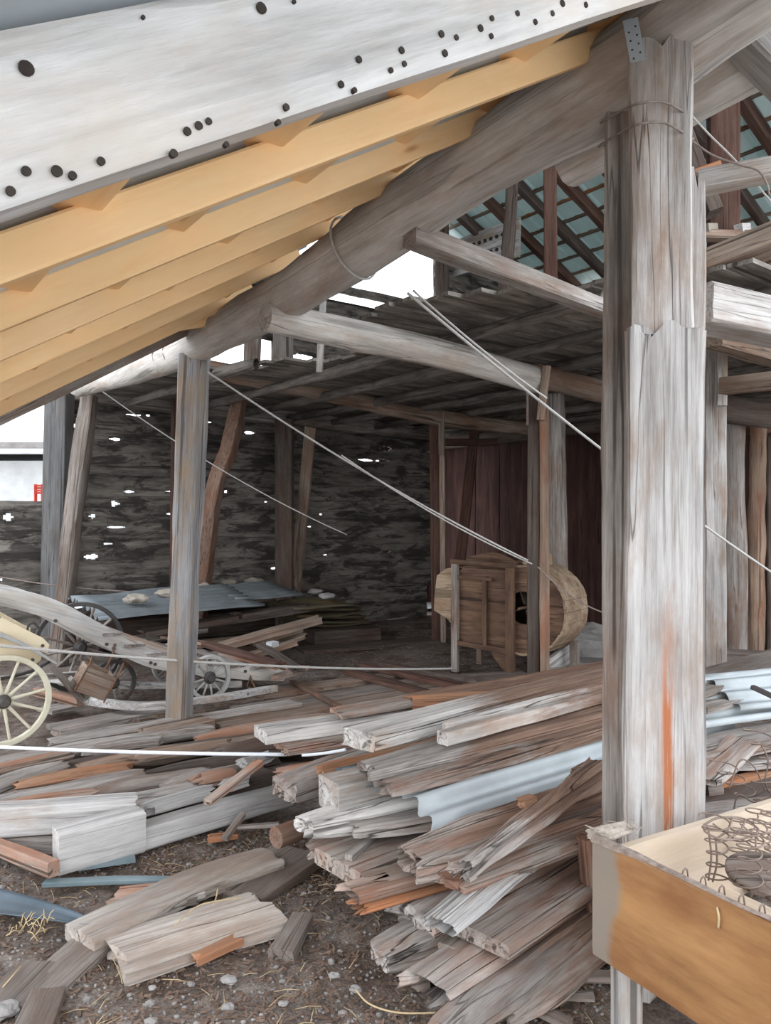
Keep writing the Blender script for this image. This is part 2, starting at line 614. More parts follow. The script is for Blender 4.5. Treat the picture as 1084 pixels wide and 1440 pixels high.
def corrugated(name, corner, dl, dw, L, W, pitch, amp, mat, parent=None, bend=.02, seed=1, jag=.02, th=.0015, rib=False):
    """sheet from corner, dl along the flutes, dw across them"""
    rr = random.Random(seed)
    dl = dl.normalized()
    dw = (dw - dl * dw.dot(dl)).normalized()
    nz = dl.cross(dw)
    mw = Matrix((dl, dw, nz)).transposed().to_4x4()
    mw.translation = corner
    nl = max(3, int(L / .16))
    nw = max(6, int(W / pitch * 8))
    bm = bmesh.new()
    so = rr.random() * 40
    grids = []
    for s in (0, 1):
        g = []
        for i in range(nl + 1):
            row = []
            for j in range(nw + 1):
                x, y = L * i / nl, W * j / nw
                if rib:
                    q = (y / pitch) % 1.0
                    z = amp if abs(q - .5) < .1 else 0
                else:
                    z = amp * math.sin(2 * math.pi * y / pitch)
                z += bend * noise.noise(Vector((x * 1.3 + so, y * 1.7, 0)))
                if i == 0:
                    x += jag * noise.noise(Vector((y * 9, so, 2)))
                if i == nl:
                    x += jag * noise.noise(Vector((y * 9, so, 7)))
                row.append(bm.verts.new((x, y, z + s * th)))
            g.append(row)
        grids.append(g)
    for s, g in enumerate(grids):
        for i in range(nl):
            for j in range(nw):
                q = (g[i][j], g[i + 1][j], g[i + 1][j + 1], g[i][j + 1])
                f = bm.faces.new(q if s else tuple(reversed(q)))
                f.smooth = not rib
    a, b = grids
    for i in range(nl):
        for j in (0, nw):
            bm.faces.new((a[i][j], a[i + 1][j], b[i + 1][j], b[i][j]))
    for j in range(nw):
        for i in (0, nl):
            bm.faces.new((a[i][j], a[i][j + 1], b[i][j + 1], b[i][j]))
    bmesh.ops.recalc_face_normals(bm, faces=bm.faces)
    return link(name, bm, mat, parent, mw)


def rock(name, p, s, mat, seed, label=None, cat='stone', group=None, flat=.6):
    bm = bmesh.new()
    bmesh.ops.create_icosphere(bm, subdivisions=3, radius=1)
    so = Vector((seed * 3.7, seed * 1.3, 0))
    for v in bm.verts:
        v.co *= 1 + .35 * noise.noise(v.co * 1.3 + so) + .12 * noise.noise(v.co * 4 + so)
        v.co = Vector((v.co.x * s[0], v.co.y * s[1], v.co.z * s[2]))
    o = link(name, bm, mat, None, Matrix.Translation(p))
    return tag(o, label, cat, group) if label else o


def plank_wall(name, p0, direction, length, z0, z1, ph, holes, mat, th=.06, col=.07, seed=3, zmax=None, vertical=False, rough=.012):
    """hewn boards stacked on edge; holes: (s0, s1, z0, z1) left open between or through them"""
    rr = random.Random(seed)
    x = direction.normalized()
    y = UP.cross(x)
    mw = Matrix((x, y, UP)).transposed().to_4x4()
    mw.translation = Vector((p0.x, p0.y, 0))
    bm = bmesh.new()

    def slab(us, lo, hi, off, cuts, swap, sd):
        """boards along u between v=lo(u) and hi(u)"""
        for i in range(len(us) - 1):
            u0, u1 = us[i], us[i + 1]
            um = (u0 + u1) / 2
            ivs = [(None, None)]
            for (a0, a1, b0, b1) in cuts:
                if swap:
                    a0, a1, b0, b1 = b0, b1, a0, a1
                if a0 <= um <= a1:
                    tt = 2 * (um - a0) / (a1 - a0) - 1
                    ff = (max(0, 1 - tt * tt) ** .5) * (.65 + .5 * noise.noise(Vector((um * 14, b0 * 9, sd))) ) if (a1 - a0) < 1.2 and (b1 - b0) < .25 else .87
                    mm, hh_ = (b0 + b1) / 2, (b1 - b0) / 2
                    b0, b1 = (b0, b1) if b1 > 8.5 else (mm - hh_ * max(.15, ff) * 1.15, mm + hh_ * max(.15, ff) * 1.15)
                    nv = []
                    for (p, q) in ivs:
                        pl = lo(um) if p is None else p
                        qh = hi(um) if q is None else q
                        jb0 = b0 + .006 * noise.noise(Vector((um * 9, sd, b0)))
                        jb1 = b1 + .010 * noise.noise(Vector((um * 9, sd, b1 + 5)))
                        if jb1 <= pl or jb0 >= qh:
                            nv.append((p, q))
                            continue
                        if jb0 > pl + .004:
                            nv.append((p, jb0))
                        if jb1 < qh - .004:
                            nv.append((jb1, q))
                    ivs = nv
            for (p, q) in ivs:
                c = []
                for u in (u0, u1):
                    va = lo(u) if p is None else p
                    vb = hi(u) if q is None else q
                    vm = va + (vb - va) * .5
                    for v, e in ((va, .6), (vm, 1), (vb, .5)):
                        dn = off + rough * noise.noise(Vector((u * 1.6, v * 5, sd)))
                        f = -th * .5 * e + dn - (0 if e == 1 else -.006)
                        g = th * .5 + dn
                        c.append((u, v, f, g))
                mk = lambda k, s: bm.verts.new((c[k][0] if not swap else c[k][1], c[k][2 + s], c[k][1] if not swap else c[k][0]))
                fr = [mk(k, 0) for k in range(6)]
                bk = [mk(k, 1) for k in range(6)]
                for (a, b_) in ((0, 1), (1, 2)):
                    bm.faces.new((fr[a], fr[a + 3], fr[b_ + 3], fr[b_]))
                    bm.faces.new((bk[a], bk[b_], bk[b_ + 3], bk[a + 3]))
                bm.faces.new((fr[0], bk[0], bk[3], fr[3]))
                bm.faces.new((fr[2], fr[5], bk[5], bk[2]))
                bm.faces.new((fr[0], fr[1], fr[2], bk[2], bk[1], bk[0]))
                bm.faces.new((fr[3], bk[3], bk[4], bk[5], fr[5], fr[4]))

    if not vertical:
        z = z0
        k = 0
        while z < z1 - .03:
            h = ph * rr.uniform(.75, 1.25)
            top = min(z + h, z1)
            if z1 - top < ph * .4:
                top = z1
            sd = rr.random() * 60
            lo = lambda u, z=z, k=k: z - .012 + (.018 * noise.noise(Vector((u * .8, k, seed))) if k else 0)
            hi = lambda u, z=top, k=k: z + (.018 * noise.noise(Vector((u * .8, k + 1, seed))) if z < z1 else 0)
            n = int(length / col)
            slab([length * i / n for i in range(n + 1)], lo, hi, rr.uniform(-.018, .018), holes, False, sd)
            z = top
            k += 1
    else:
        s = 0
        k = 0
        while s < length - .02:
            w = ph * rr.uniform(.75, 1.25)
            e = min(s + w, length)
            sd = rr.random() * 60
            n = max(3, int((z1 - z0) / .12))
            top = z1 + rr.uniform(-.03, .03)
            us = [z0 + (top - z0) * i / n for i in range(n + 1)]
            lo = lambda u, s=s, k=k: s + .008 * noise.noise(Vector((u * .8, k, seed))) - .004
            hi = lambda u, s=e, k=k: s + .008 * noise.noise(Vector((u * .8, k + 1, seed)))
            slab(us, lo, hi, rr.uniform(-.02, .02), holes, True, sd)
            s = e
            k += 1
    bmesh.ops.recalc_face_normals(bm, faces=bm.faces)
    o = link(name, bm, mat, None, mw)
    return struct(o)


def wheel(name, center, axle, r, rimw, rimt, nspk, hubr, hubl, mats, parent, rim_round=False, spoke=.022, iron=True):
    """rim mesh as the part, spokes and hub under it; axle = local y"""
    y = axle.normalized()
    z = UP
    x = y.cross(z).normalized()
    z = x.cross(y)
    mw = Matrix((x, y, z)).transposed().to_4x4()
    mw.translation = center
    bm = bmesh.new()
    n = 40
    rings = []
    for i in range(n):
        a = 2 * math.pi * i / n
        c, s = math.cos(a), math.sin(a)
        rings.append([bm.verts.new((rad * c, yy, rad * s)) for rad, yy in ((r, -rimw * .42), (r, rimw * .42), (r - .006, rimw / 2), (r - rimt, rimw / 2), (r - rimt - .004, rimw * .3), (r - rimt - .004, -rimw * .3), (r - rimt, -rimw / 2), (r - .006, -rimw / 2))])
    for i in range(n):
        p, q = rings[i], rings[(i + 1) % n]
        for j in range(8):
            bm.faces.new((p[j], q[j], q[(j + 1) % 8], p[(j + 1) % 8]))
    bmesh.ops.recalc_face_normals(bm, faces=bm.faces)
    w = link(name, bm, mats[0], parent, mw)
    for i in range(nspk):
        a = 2 * math.pi * (i + .3) / nspk
        d = Vector((math.cos(a), 0, math.sin(a)))
        b2 = sweep([d * hubr * .7, d * (r - rimt * .6)], [(spoke * 1.5, spoke * 1.1), (spoke, spoke), (spoke * 1.1, spoke)], 'round', 0, 0, seg=.05, up=Vector((0, 1, 0)))
        link('spoke', b2, mats[1], w, mw.copy())
    hb = bmesh.new()
    prof = [(0, -hubl / 2), (hubr * .55, -hubl / 2), (hubr * .62, -hubl * .3), (hubr, -hubl * .18), (hubr, hubl * .18), (hubr * .62, hubl * .3), (hubr * .55, hubl / 2), (0, hubl / 2)]
    rg = [[hb.verts.new((pr * math.cos(2 * math.pi * j / 20), py, pr * math.sin(2 * math.pi * j / 20))) for j in range(20)] for pr, py in prof]
    for i in range(len(rg) - 1):
        for j in range(20):
            hb.faces.new((rg[i][j], rg[i][(j + 1) % 20], rg[i + 1][(j + 1) % 20], rg[i + 1][j]))
    bmesh.ops.remove_doubles(hb, verts=hb.verts, dist=1e-5)
    bmesh.ops.recalc_face_normals(hb, faces=hb.faces)
    link('hub', hb, mats[2], w, mw.copy())
    return w
ORD = ['first', 'second', 'third', 'fourth', 'fifth', 'sixth', 'seventh', 'eighth', 'ninth', 'tenth', 'eleventh', 'twelfth', 'thirteenth',
       'fourteenth', 'fifteenth', 'sixteenth', 'seventeenth', 'eighteenth', 'nineteenth', 'twentieth']


def span(p0, p1, e0=0.0, e1=0.0):
    d = (p1 - p0).normalized()
    return [p0 - d * e0, p1 + d * e1]


# ------------------------------------------------------------------ ground
def ground_h(x, y):
    v = Vector((x, y, 0))
    h = .028 * noise.noise(v * 1.3) + .012 * noise.noise(v * 5)
    near = max(0, 1 - abs(y - 2.6) / 1.6) * max(0, 1 - abs(x + .1) / 2.2)
    h += near * (.03 * noise.noise(v * 3.1 + Vector((4, 1, 0))) + .022 * noise.noise(v * 9) + .012 * noise.noise(v * 21))
    return h - .02


def make_ground():
    bm = bmesh.new()
    xs = [-16 + i * .8 for i in range(16)] + [-3.2 + i * .035 for i in range(175)] + [2.95 + i * .5 for i in range(24)]
    ys = [-9 + i * .8 for i in range(13)] + [1.5 + i * .035 for i in range(110)] + [5.4 + i * .18 for i in range(60)]
    g = [[bm.verts.new((x, y, ground_h(x, y))) for x in xs] for y in ys]
    for i in range(len(ys) - 1):
        for j in range(len(xs) - 1):
            bm.faces.new((g[i][j], g[i][j + 1], g[i + 1][j + 1], g[i + 1][j])).smooth = True
    struct(link('floor', bm, 'dirt'))


make_ground()


def yard():
    bm = bmesh.new()
    for (a0, a1, b0, b1) in ((8.4, 60, -60, 50), (-60, -3.5, -60, 50), (-3.5, 8.4, -60, -5.2)):
        vs = [bm.verts.new(G(a, b, .03)) for a, b in ((a0, b0), (a1, b0), (a1, b1), (a0, b1))]
        bm.faces.new(vs)
    bmesh.ops.recalc_face_normals(bm, faces=bm.faces)
    for f in bm.faces:
        if f.normal.z < 0:
            f.normal_flip()
    struct(link('ground_yard', bm, 'yard'))


plain('yard', (.52, .51, .49), (.64, .63, .61), .6, .95)  # ground added pale, to bounce daylight in and whiten the wall gaps
yard()


SL = .45
RZ = 9.3
# ------------------------------------------------------------------ walls
def hole(px0, py0, px1, py1, pl, c, ref):
    """pixel window -> (s0, s1, z0, z1) on a wall plane"""
    f = onA if pl == 'a' else onB
    ym, xm = (py0 + py1) / 2, (px0 + px1) / 2
    k = 1 if pl == 'a' else 0
    s0, s1 = ab(f(px0, ym, c))[k] - ref, ab(f(px1, ym, c))[k] - ref
    z1, z0 = f(xm, py0, c).z, f(xm, py1, c).z
    return (min(s0, s1), max(s0, s1), z0, z1)


back_px = [(134, 563, 148, 566), (176, 582, 200, 585), (205, 583, 213, 586), (97, 597, 117, 601), (97, 614, 113, 617), (153, 616, 170, 619),
           (232, 572, 248, 575), (290, 593, 298, 595), (343, 606, 358, 611), (174, 690, 190, 693), (155, 704, 168, 713), (126, 722, 135, 730),
           (150, 740, 175, 743), (145, 764, 160, 766), (119, 778, 140, 788), (231, 690, 242, 692), (234, 722, 246, 724), (102, 852, 121, 856),
           (502, 645, 526, 649), (527, 646, 547, 650), (533, 627, 549, 635), (596, 634, 603, 637), (568, 664, 596, 667), (536, 774, 548, 777),
           (450, 722, 454, 725), (590, 724, 594, 728), (378, 797, 390, 801), (455, 779, 460, 782), (430, 740, 438, 741), (5, 722, 18, 733),
           (0, 812, 5, 818), (598, 823, 604, 884), (315, 690, 320, 693), (372, 704, 377, 707)]
BW = -2.6
holes = [hole(*p, 'a', 8.0, BW) for p in back_px]
holes = [(s0, s1, z0 - .004, z1 + .006) for s0, s1, z0, z1 in holes]
plank_wall('wall_back', G(8.0, BW, 0), B, 0 - BW, 0, 1.82, .24, holes, 'wall_wood', seed=3, col=.03)
holes = [(s0 + BW, s1 + BW, z0, z1) for s0, s1, z0, z1 in holes]
plank_wall('wall_back_main', G(8.0, 0, 0), B, 5.95, 0, 3.25, .235, holes, 'wall_wood', seed=4, rough=.04, col=.03)
plank_wall('wall_recess', G(9.2, 5.8, 0), B, 1.3, 0, 3.25, .2, [], 'red_board_wood', seed=6, vertical=True)
plank_wall('wall_right', G(9.3, 7.0, 0), -A, 10.6, 0, 3.2, .22, [], 'red_board_wood', seed=7, vertical=True)
# upper storey
gable_px = [(380, 318, 611, 404), (380, 412, 571, 424), (282, 440, 350, 514), (366, 478, 384, 522), (408, 497, 445, 512)]
gable_px += [(632, 296, 664, 336)]
GW = -.6
plank_wall('wall_gable', G(8.0, GW, 0), B, 8.9, 3.26, 9.3, .3, [hole(*p, 'a', 8.0, GW) for p in gable_px] + [(.1 * k - .002, .1 * k + .102, RZ - SL * (.1 * k + GW) - .03, 9.5) for k in range(4, 90)], 'wall_wood', seed=9, col=.05)
side_px = [(648, 392, 692, 400), (722, 397, 738, 409), (722, 422, 746, 433), (605, 440, 608, 446), (648, 426, 652, 432)]
plank_wall('wall_right_upper', G(8.1, 8.2, 0), -A, 9.4, 3.12, 5.6, .34, [(8.1 - s1, 8.1 - s0, z0, z1) for s0, s1, z0, z1 in
           [hole(*p, 'b', 8.2, 0) for p in side_px]], 'wall_wood', seed=10, col=.1)
plank_wall('wall_left_light_block', G(8.1, -.32, 0), -A, 9.4, 3.75, 9.2, .4, [], 'wall_wood', seed=12, col=.5)  # unseen wall added above the eaves log to block sky light

# roofs and loft floor
dn = (B - UP * SL).normalized()
o = corrugated('ceiling_main_roof', G(-1.2, -.4, RZ + .18 + .12), dn, A, 8.9 * math.hypot(1, SL), 9.4, .23, .03, 'roof_sheet', bend=0, jag=0, rib=True)
struct(o)
SLL = .60
LZ = [3.53, 3.50, 3.45, 3.36, 3.27, 3.16]
ldn = (-B - UP * SLL).normalized()
ld2 = (G(4.0, 0, 3.16) - G(.13, 0, 3.53)).normalized()


def lean(a, b):
    """height of the lean-to rafters' centre line"""
    t = (a - .13) / 3.25
    return 3.508 - .288 * t * (.5 + .5 * t) + SLL * b


c0 = G(-1.3, .42, lean(-.9, .42) + .15)
o = corrugated('ceiling_lean_to_roof', c0, ldn, (G(4.05, 0, lean(3.9, 0)) - G(-1.3, 0, lean(-.9, 0))), 3.55, 5.25, .12, .012, 'lean_sheet', bend=.008, jag=0)
struct(o)


def fb(a):
    if a > 8.0:
        return 5.8
    if a < .45:
        return 9
    if a < 1.15:
        return 1.75
    if a < 1.5:
        return 1.45
    if a < 1.9:
        return 1.2
    if a < 2.4:
        return 1.0
    if a < 3.2:
        return .8
    if a < 4.7:
        return 1.45
    if a < 5.3:
        return 1.1
    return .15


def loft():
    bm = bmesh.new()
    rr = random.Random(8)
    a = .5
    while a < 9.2:
        w = rr.uniform(.14, .24)
        b0 = fb(a + w / 2) + rr.uniform(-.12, .12)
        ln = 8.15 - b0
        n = 8
        zz = rr.uniform(-.006, .006)
        prev = None
        for i in range(n + 1):
            b = b0 + ln * i / n
            z = 3.125 + zz + .012 * noise.noise(Vector((a, b, 3)))
            q = [(a + .004 + .01 * noise.noise(Vector((a, b, 0))), z), (a + w - .004, z + rr.uniform(-.004, .004))]
            ring = [bm.verts.new(G(q[0][0], b, q[0][1] - .014)), bm.verts.new(G(q[1][0], b, q[1][1] - .014)),
                    bm.verts.new(G(q[1][0], b, q[1][1] + .014)), bm.verts.new(G(q[0][0], b, q[0][1] + .014))]
            if prev:
                for j in range(4):
                    bm.faces.new((prev[j], prev[(j + 1) % 4], ring[(j + 1) % 4], ring[j]))
            else:
                bm.faces.new(ring)
            prev = ring
        bm.faces.new(list(reversed(prev)))
        a += w
    bmesh.ops.recalc_face_normals(bm, faces=bm.faces)
    mw = frame(G(0, 0, 3.1), G(0, 1, 3.1))
    inv = mw.inverted()
    bm.transform(inv)
    struct(link('ceiling_loft_floor', bm, 'loft_wood', None, mw))


loft()

# ------------------------------------------------------------------ main timbers
# eaves log
cl = [onB(1084, -48, 0), onB(1000, 12, 0), onB(860, 118, 0), onB(700, 213, 0), onB(500, 348, 0), onB(390, 424, 0), onB(275, 486, 0), onB(200, 517, 0), onB(112, 545, 0)]
cl.insert(0, cl[0] + (cl[0] - cl[1]).normalized() * 1.0)
LOG = cl
T('eaves_log', 'huge round grey log carrying the orange rafters, running back from the big post', 'log', cl, .3, .3, 'log_wood', shape='round',
  sizes=[(.34, .34), (.35, .35), (.34, .34), (.33, .33), (.31, .31), (.26, .26), (.23, .23), (.22, .22)], rough=.014, ridge=.004, seg=.1, splint=.1)
T('purlin_log', 'shorter round log lying beside the eaves log behind the big post top', 'log', [onB(1090, 62, .5), onB(1000, 118, .5), onB(900, 178, .5), onB(800, 232, .5)], .24, .24, 'log_wood',
  shape='round', rough=.01, ridge=.004)

# big built-up post
Z0 = -.02
root = thing('built_up_post', 'massive weathered grey post of several timbers standing behind the bed frame', 'post', G(.03, .05, 0))
fx = dict(up=V0)


def vpost(name, px0, py0, px1, py1, d, zt_px, w, h, mat, parent=None, **kw):
    pass


def upright(name, pxt, pyt, pxb, d, w, h, mat, parent=None, zb=Z0, label=None, cat='post', group=None, db=None, **kw):
    """post with its top at pixel (pxt, pyt), foot under pixel column pxb, at depth d"""
    top = P(pxt, pyt, d)
    db = d if db is None else db
    bot = Vector(((pxb - CX) / F * db, db, zb))
    kw.setdefault('up', V0)
    o = timber(name, [bot, top], w, h, mat, parent, **kw)
    if label:
        tag(o, label, cat, group)
    return o


upright('post_core', 922, 150, 916, 2.97, .22, .2, 'post_wood', root, ridge=.006, rough=.01, k=7, seg=.06)
upright('front_tongue', 928, 62, 930, 2.70, .195, .11, 'post_wood', root, splint=.07, ridge=.007, rough=.009, k=9, seg=.05, zb=1.2)
upright('side_timber', 870, 98, 866, 2.98, .10, .16, 'grey_wood', root, ridge=.006, rough=.009, splint=.05, k=7, seg=.06)
upright('face_plank', 935, 455, 931, 2.66, .25, .09, 'stained_post_wood', root, ridge=.006, rough=.007, splint=.09, k=11, seg=.045)
upright('edge_plank', 972, 240, 970, 2.74, .075, .11, 'post_wood', root, ridge=.005, rough=.007, splint=.12, k=7, zb=2.2, seg=.06)
# galvanised strap with nail holes
sp = P(886, 27, 2.66)
sq = P(897, 86, 2.62)
mw = frame(sq, sp, V0)
bm = bmesh.new()
boxm(bm, ((sp - sq).length / 2, 0, 0), ((sp - sq).length, .05, .003))
st = link('strap', bm, 'strap_steel', root, mw)
bm = bmesh.new()
for i in range(8):
    c = Vector(((i + .7) * .018, .012 * (-1) ** i, .0016))
    bmesh.ops.create_cone(bm, cap_ends=True, segments=10, radius1=.0035, radius2=.0035, depth=.002, matrix=Matrix.Translation(c))
link('nail_hole', bm, 'hole_black', st, mw.copy())

# second and third posts under the log
upright('log_post', 274, 500, 252, 6.05, .21, .2, 'slim_post_wood', label='slim grey post carrying the eaves log, standing on a flat log near the cart', rough=.012, ridge=.005, k=5,
        sizes=[(.18, .16), (.165, .165), (.2, .2)], zb=.03)
T('footing_log', 'short flat brown log lying under the slim grey post', 'log', [onZ(206, 1040, .02), onZ(292, 1019, .02)], .2, .12, 'brown_wood', rough=.015)
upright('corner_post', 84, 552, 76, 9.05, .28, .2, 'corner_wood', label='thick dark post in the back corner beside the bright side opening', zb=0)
T('leaning_pole', 'grey pole leaning beside the dark corner post', 'pole', [P(82, 934, 8.5), P(104, 720, 8.55), P(126, 556, 8.6)], .17, .15, 'dirt_wood', rough=.012, up=V0)

# main interior posts
r4 = thing('beam_post', 'split post with a bright edge in front of the winnowing machine', 'post', P(757, 1000, 6.46) * 1)
upright('post_core', 751, 528, 750, 6.5, .105, .16, 'dark_wood', r4, zb=Z0)
upright('edge_strip', 765, 575, 766, 6.42, .075, .12, 'strip_wood', r4, zb=Z0, rough=.008)
upright('cleat', 769, 515, 760, 6.34, .065, .05, 'brown_wood', r4, zb=P(764, 592, 6.4).z)
upright('nail_board', 742, 545, 742, 6.45, .02, .1, 'grey_wood', r4, zb=P(742, 598, 6.4).z)
upright('round_post', 780, 555, 787, 8.7, .21, .21, 'grey_wood', shape='round', label='round bare log post rising behind the winnowing machine', rough=.008, zb=0)
r5 = thing('back_post', 'reddish post with a short cleat at the right end of the back plank wall', 'post', G(6.1, 4.2, 0))
upright('post_core', 612, 583, 616, 10.15, .15, .14, 'red_wood', r5, zb=0)
upright('edge_strip', 622, 640, 624, 10.05, .07, .1, 'brown_wood', r5, zb=0)
upright('cleat', 621, 580, 621, 9.98, .075, .06, 'brown_wood', r5, zb=P(621, 640, 10).z)
T('leaning_pole', 'dark reddish pole leaning behind the winnowing machine beside the red boards', 'pole', [onZ(638, 870, .1), P(668, 600, 12.2)], .15, .13, 'red_wood', up=V0)
T('rail', 'short red rail between the reddish back post and the red boards', 'rail', [P(624, 622, 10.9), P(696, 622, 11.6)], .1, .1, 'red_wood', rough=.01)
upright('wall_stud', 252, 562, 249, 9.6, .16, .12, 'red_wood', label='dark red upright against the back wall, half hidden by the slim grey post', zb=0)
T('leaning_pole', 'crooked reddish pole leaning against the back wall right of the slim grey post', 'pole', [onZ(280, 868, .35), P(300, 700, 9.1), P(322, 630, 9.2), P(338, 556, 9.3)], .16, .15, 'pole_wood', up=V0, rough=.012)
upright('wall_stud', 400, 590, 400, 10.6, .24, .12, 'dark_wood', label='broad dark upright against the back wall above the corrugated sheets', zb=0)
T('leaning_board', 'thin board leaning beside the broad dark upright at the back wall', 'board', [onZ(412, 862, .2), P(437, 600, 10.4)], .16, .06, 'brown_wood', up=V0)

# right-hand posts
rp = thing('aisle_post', 'grey post with a nailed cleat right of the big post, first in its row', 'post', P(1004, 960, 6))
upright('post_core', 1003, 478, 1003, 6.0, .16, .2, 'post_wood', rp, rough=.008, zb=Z0)
upright('cleat', 1015, 478, 1013, 5.82, .075, .08, 'silver_wood', rp, zb=P(1013, 571, 5.82).z)
upright('aisle_post', 1031, 585, 1036, 7.6, .21, .2, 'grey_wood', shape='round', label='round grey log post, second in the row right of the big post', rough=.01, zb=.05)
upright('aisle_post', 1066, 600, 1063, 8.2, .17, .17, 'strip_wood', shape='round', label='knobbly reddish log post, third in the row right of the big post', rough=.022, zb=.05)
upright('wall_stud', 1089, 600, 1090, 8.6, .2, .2, 'dark_wood', label='dark upright at the far right behind the log posts', zb=0)
T('sill_timber', 'dusty grey sill timber lying at the feet of the log posts on the right', 'timber', [P(990, 926, 6.9), P(1130, 934, 6.6)], .3, .16, 'dirt_wood')
T('cross_rail', 'brown rail running right from the first aisle post under the loft', 'rail', [P(1016, 543, 5.7), P(1130, 531, 5.2)], .1, .12, 'brown_wood')
T('cross_log', 'dark round log across the aisle posts on the right under the loft', 'log', [P(985, 572, 7.2), P(1120, 584, 7.6)], .26, .26, 'dark_wood', shape='round', rough=.02)
T('cross_log', 'dark red log behind the cross log at the far right', 'log', [P(1040, 598, 8.4), P(1140, 606, 8.5)], .2, .2, 'red_wood', shape='round', rough=.02)

# tie beams
q = P(975, 431, 3.16)
T('tie_beam', 'pale hewn beam running right from the big post, just above its middle', 'beam', [q, q + Vector((.88, .475, -.02)) * 3.2], .2, .165, 'post_wood', rough=.006)
q = P(1000, 472, 5.2)
T('tie_beam', 'warm brown log beam just behind the pale hewn beam on the right', 'beam', [q, q + Vector((.80, .6, -.02)) * 3], .16, .15, 'brown_wood', rough=.008)
q = P(978, 258, 3.0)
T('pole', 'short white weathered pole reaching right from the big post under the roof', 'pole', [q, q + Vector((.93, -.36, .03)) * .9], .09, .075, 'silver_wood', rough=.012, splint=.05)
q = onA(402, 452, 2.62)
e = onA(752, 534, 2.62)
T('tie_beam', 'grey log beam from the eaves log to the split post, ending in a round butt', 'beam', [q - (e - q).normalized() * .15, (q + e) / 2 + UP * .03, e], .2, .2, 'log_wood', shape='round',
  sizes=[(.17, .2), (.2, .22), (.22, .22)], rough=.008, seg=.08)
T('tie_beam', 'warm brown log beam carrying on right behind the split post', 'beam', [onA(756, 528, 2.95), onA(900, 564, 2.95)], .22, .22, 'brown_wood', shape='round', rough=.008)
T('strut', 'grey sloping pole from the eaves log to the big post, under the open roof', 'strut', [onA(576, 330, 1.28), onA(866, 441, 1.28)], .1, .1, 'grey_wood', rough=.006)
q, e, e2 = onA(280, 517, 5.8), onA(600, 585, 5.8), onA(770, 606, 5.8)
T('tie_beam', 'long sagging log beam under the loft near the back wall', 'beam', [q, q.lerp(e, .5) + UP * .02, e, e2], .2, .2, 'brown_wood', shape='round', rough=.014)
T('wall_plate', 'squared grey log lying along the top of the back plank wall', 'log', [G(7.82, .15, 3.12), G(7.82, 5.9, 2.98)], .2, .2, 'grey_wood', rough=.018)
T('wall_plate', 'dark log along the top of the dark right-hand wall boards', 'log', [G(9.0, 6.8, 2.95), G(1.5, 6.8, 2.95)], .2, .2, 'dark_wood', rough=.015)

# loft joists
for i, b in enumerate([.75, 1.55, 2.3, 3.05, 3.8, 4.6, 5.4, 6.2]):
    a0 = {0: 5.2, 1: 1.3, 2: .35, 3: .25}.get(i, .3)
    T('floor_joist', 'dusty round joist under the loft boards, %s counting from the eaves log' % ORD[i], 'joist',
      [G(a0, b, 3.03), G(4.6, b + .05, 3.02), G(9.1 if b > 5.8 else 7.9, b, 3.02)], .09, .1, 'joist_wood', 'joists under the loft floor', shape='round', rough=.012, seg=.25)

# main rafters and purlins
for i, a in enumerate([-.5 + .66 * k for k in range(13)]):
    z = lambda b: RZ - SL * b
    T('roof_rafter', 'dark rafter under the green metal roof, %s counting away from the big post' % ORD[i], 'rafter',
      [G(a, -.2, z(-.2)), G(a + .06, 3.4, z(3.4)), G(a, 8.3, z(8.3))], .12, .16, 'red_wood' if i % 2 else 'dark_wood', 'rafters of the main roof', rough=.012, seg=.25)
for i, b in enumerate([.6 + .34 * k for k in range(23)]):
    zc = RZ - SL * b + .12
    T('roof_batten', 'thin batten across the rafters under the green metal roof, %s down from the ridge' % (ORD[i] if i < 20 else 'twenty-' + ORD[i - 20]), 'batten',
      [G(-1.1, b, zc), G(8.05, b, zc)], .055, .045, 'orange_wood' if i % 5 == 3 else 'brown_wood', 'battens of the main roof', rough=.005, seg=.4)
q0, q1 = onB(634, 366, 6.5), onB(724, 336, 6.5)
hp = T('loft_plank', 'wide pale plank with two rows of small peg holes at the loft corner', 'plank', span(q0, q1, .2, .1), .05, .62, 'silver_wood', rough=.004)
for r_ in (-.09, .12):
    for k in range(11):
        q = q0.lerp(q1, .05 + .088 * k) + UP * r_ - B * .03
        bm = bmesh.new()
        bmesh.ops.create_cone(bm, cap_ends=True, segments=10, radius1=.03, radius2=.03, depth=.03)
        link('peg_hole', bm, 'hole_black', hp, Matrix.Translation(q) @ B.to_track_quat('Z', 'Y').to_matrix().to_4x4())
# loft posts
upright('loft_post', 773, 195, 775, 7.5, .13, .13, 'red_wood', label='straight reddish post standing on the loft, seen under the eaves log', zb=3.14)
T('loft_post', 'crooked dark post on the loft left of the straight reddish one', 'post', [P(706, 425, 7.6), P(712, 380, 7.6), P(717, 310, 7.6), P(722, 225, 7.6)], .12, .12, 'dark_wood', up=V0, rough=.01)
upright('loft_post', 1015, 70, 1018, 7.2, .26, .24, 'red_wood', label='thick dark red post on the loft right of the big post', zb=3.14, rough=.012)
upright('loft_post', 622, 250, 622, 12.65, .2, .2, 'dark_wood', label='post at the corner of the bright gable opening', zb=3.14)
upright('loft_post', 357, 440, 352, 10.55, .2, .14, 'grey_wood', label='grey post beside the small gable opening left of the long tie beam', zb=3.14)
upright('loft_post', 398, 470, 398, 10.85, .26, .14, 'grey_wood', label='broad grey post between the two small gable openings', zb=3.14)
upright('loft_post', 456, 395, 449, 7.0, .05, .05, 'silver_wood', label='thin pale batten standing on the tie beam near the eaves log', zb=2.95)
T('loft_brace', 'dark brace rising behind the big post toward the loft post on the right', 'brace', [P(1005, 300, 6.6), P(940, 130, 6.8)], .12, .16, 'dark_wood', up=V0)
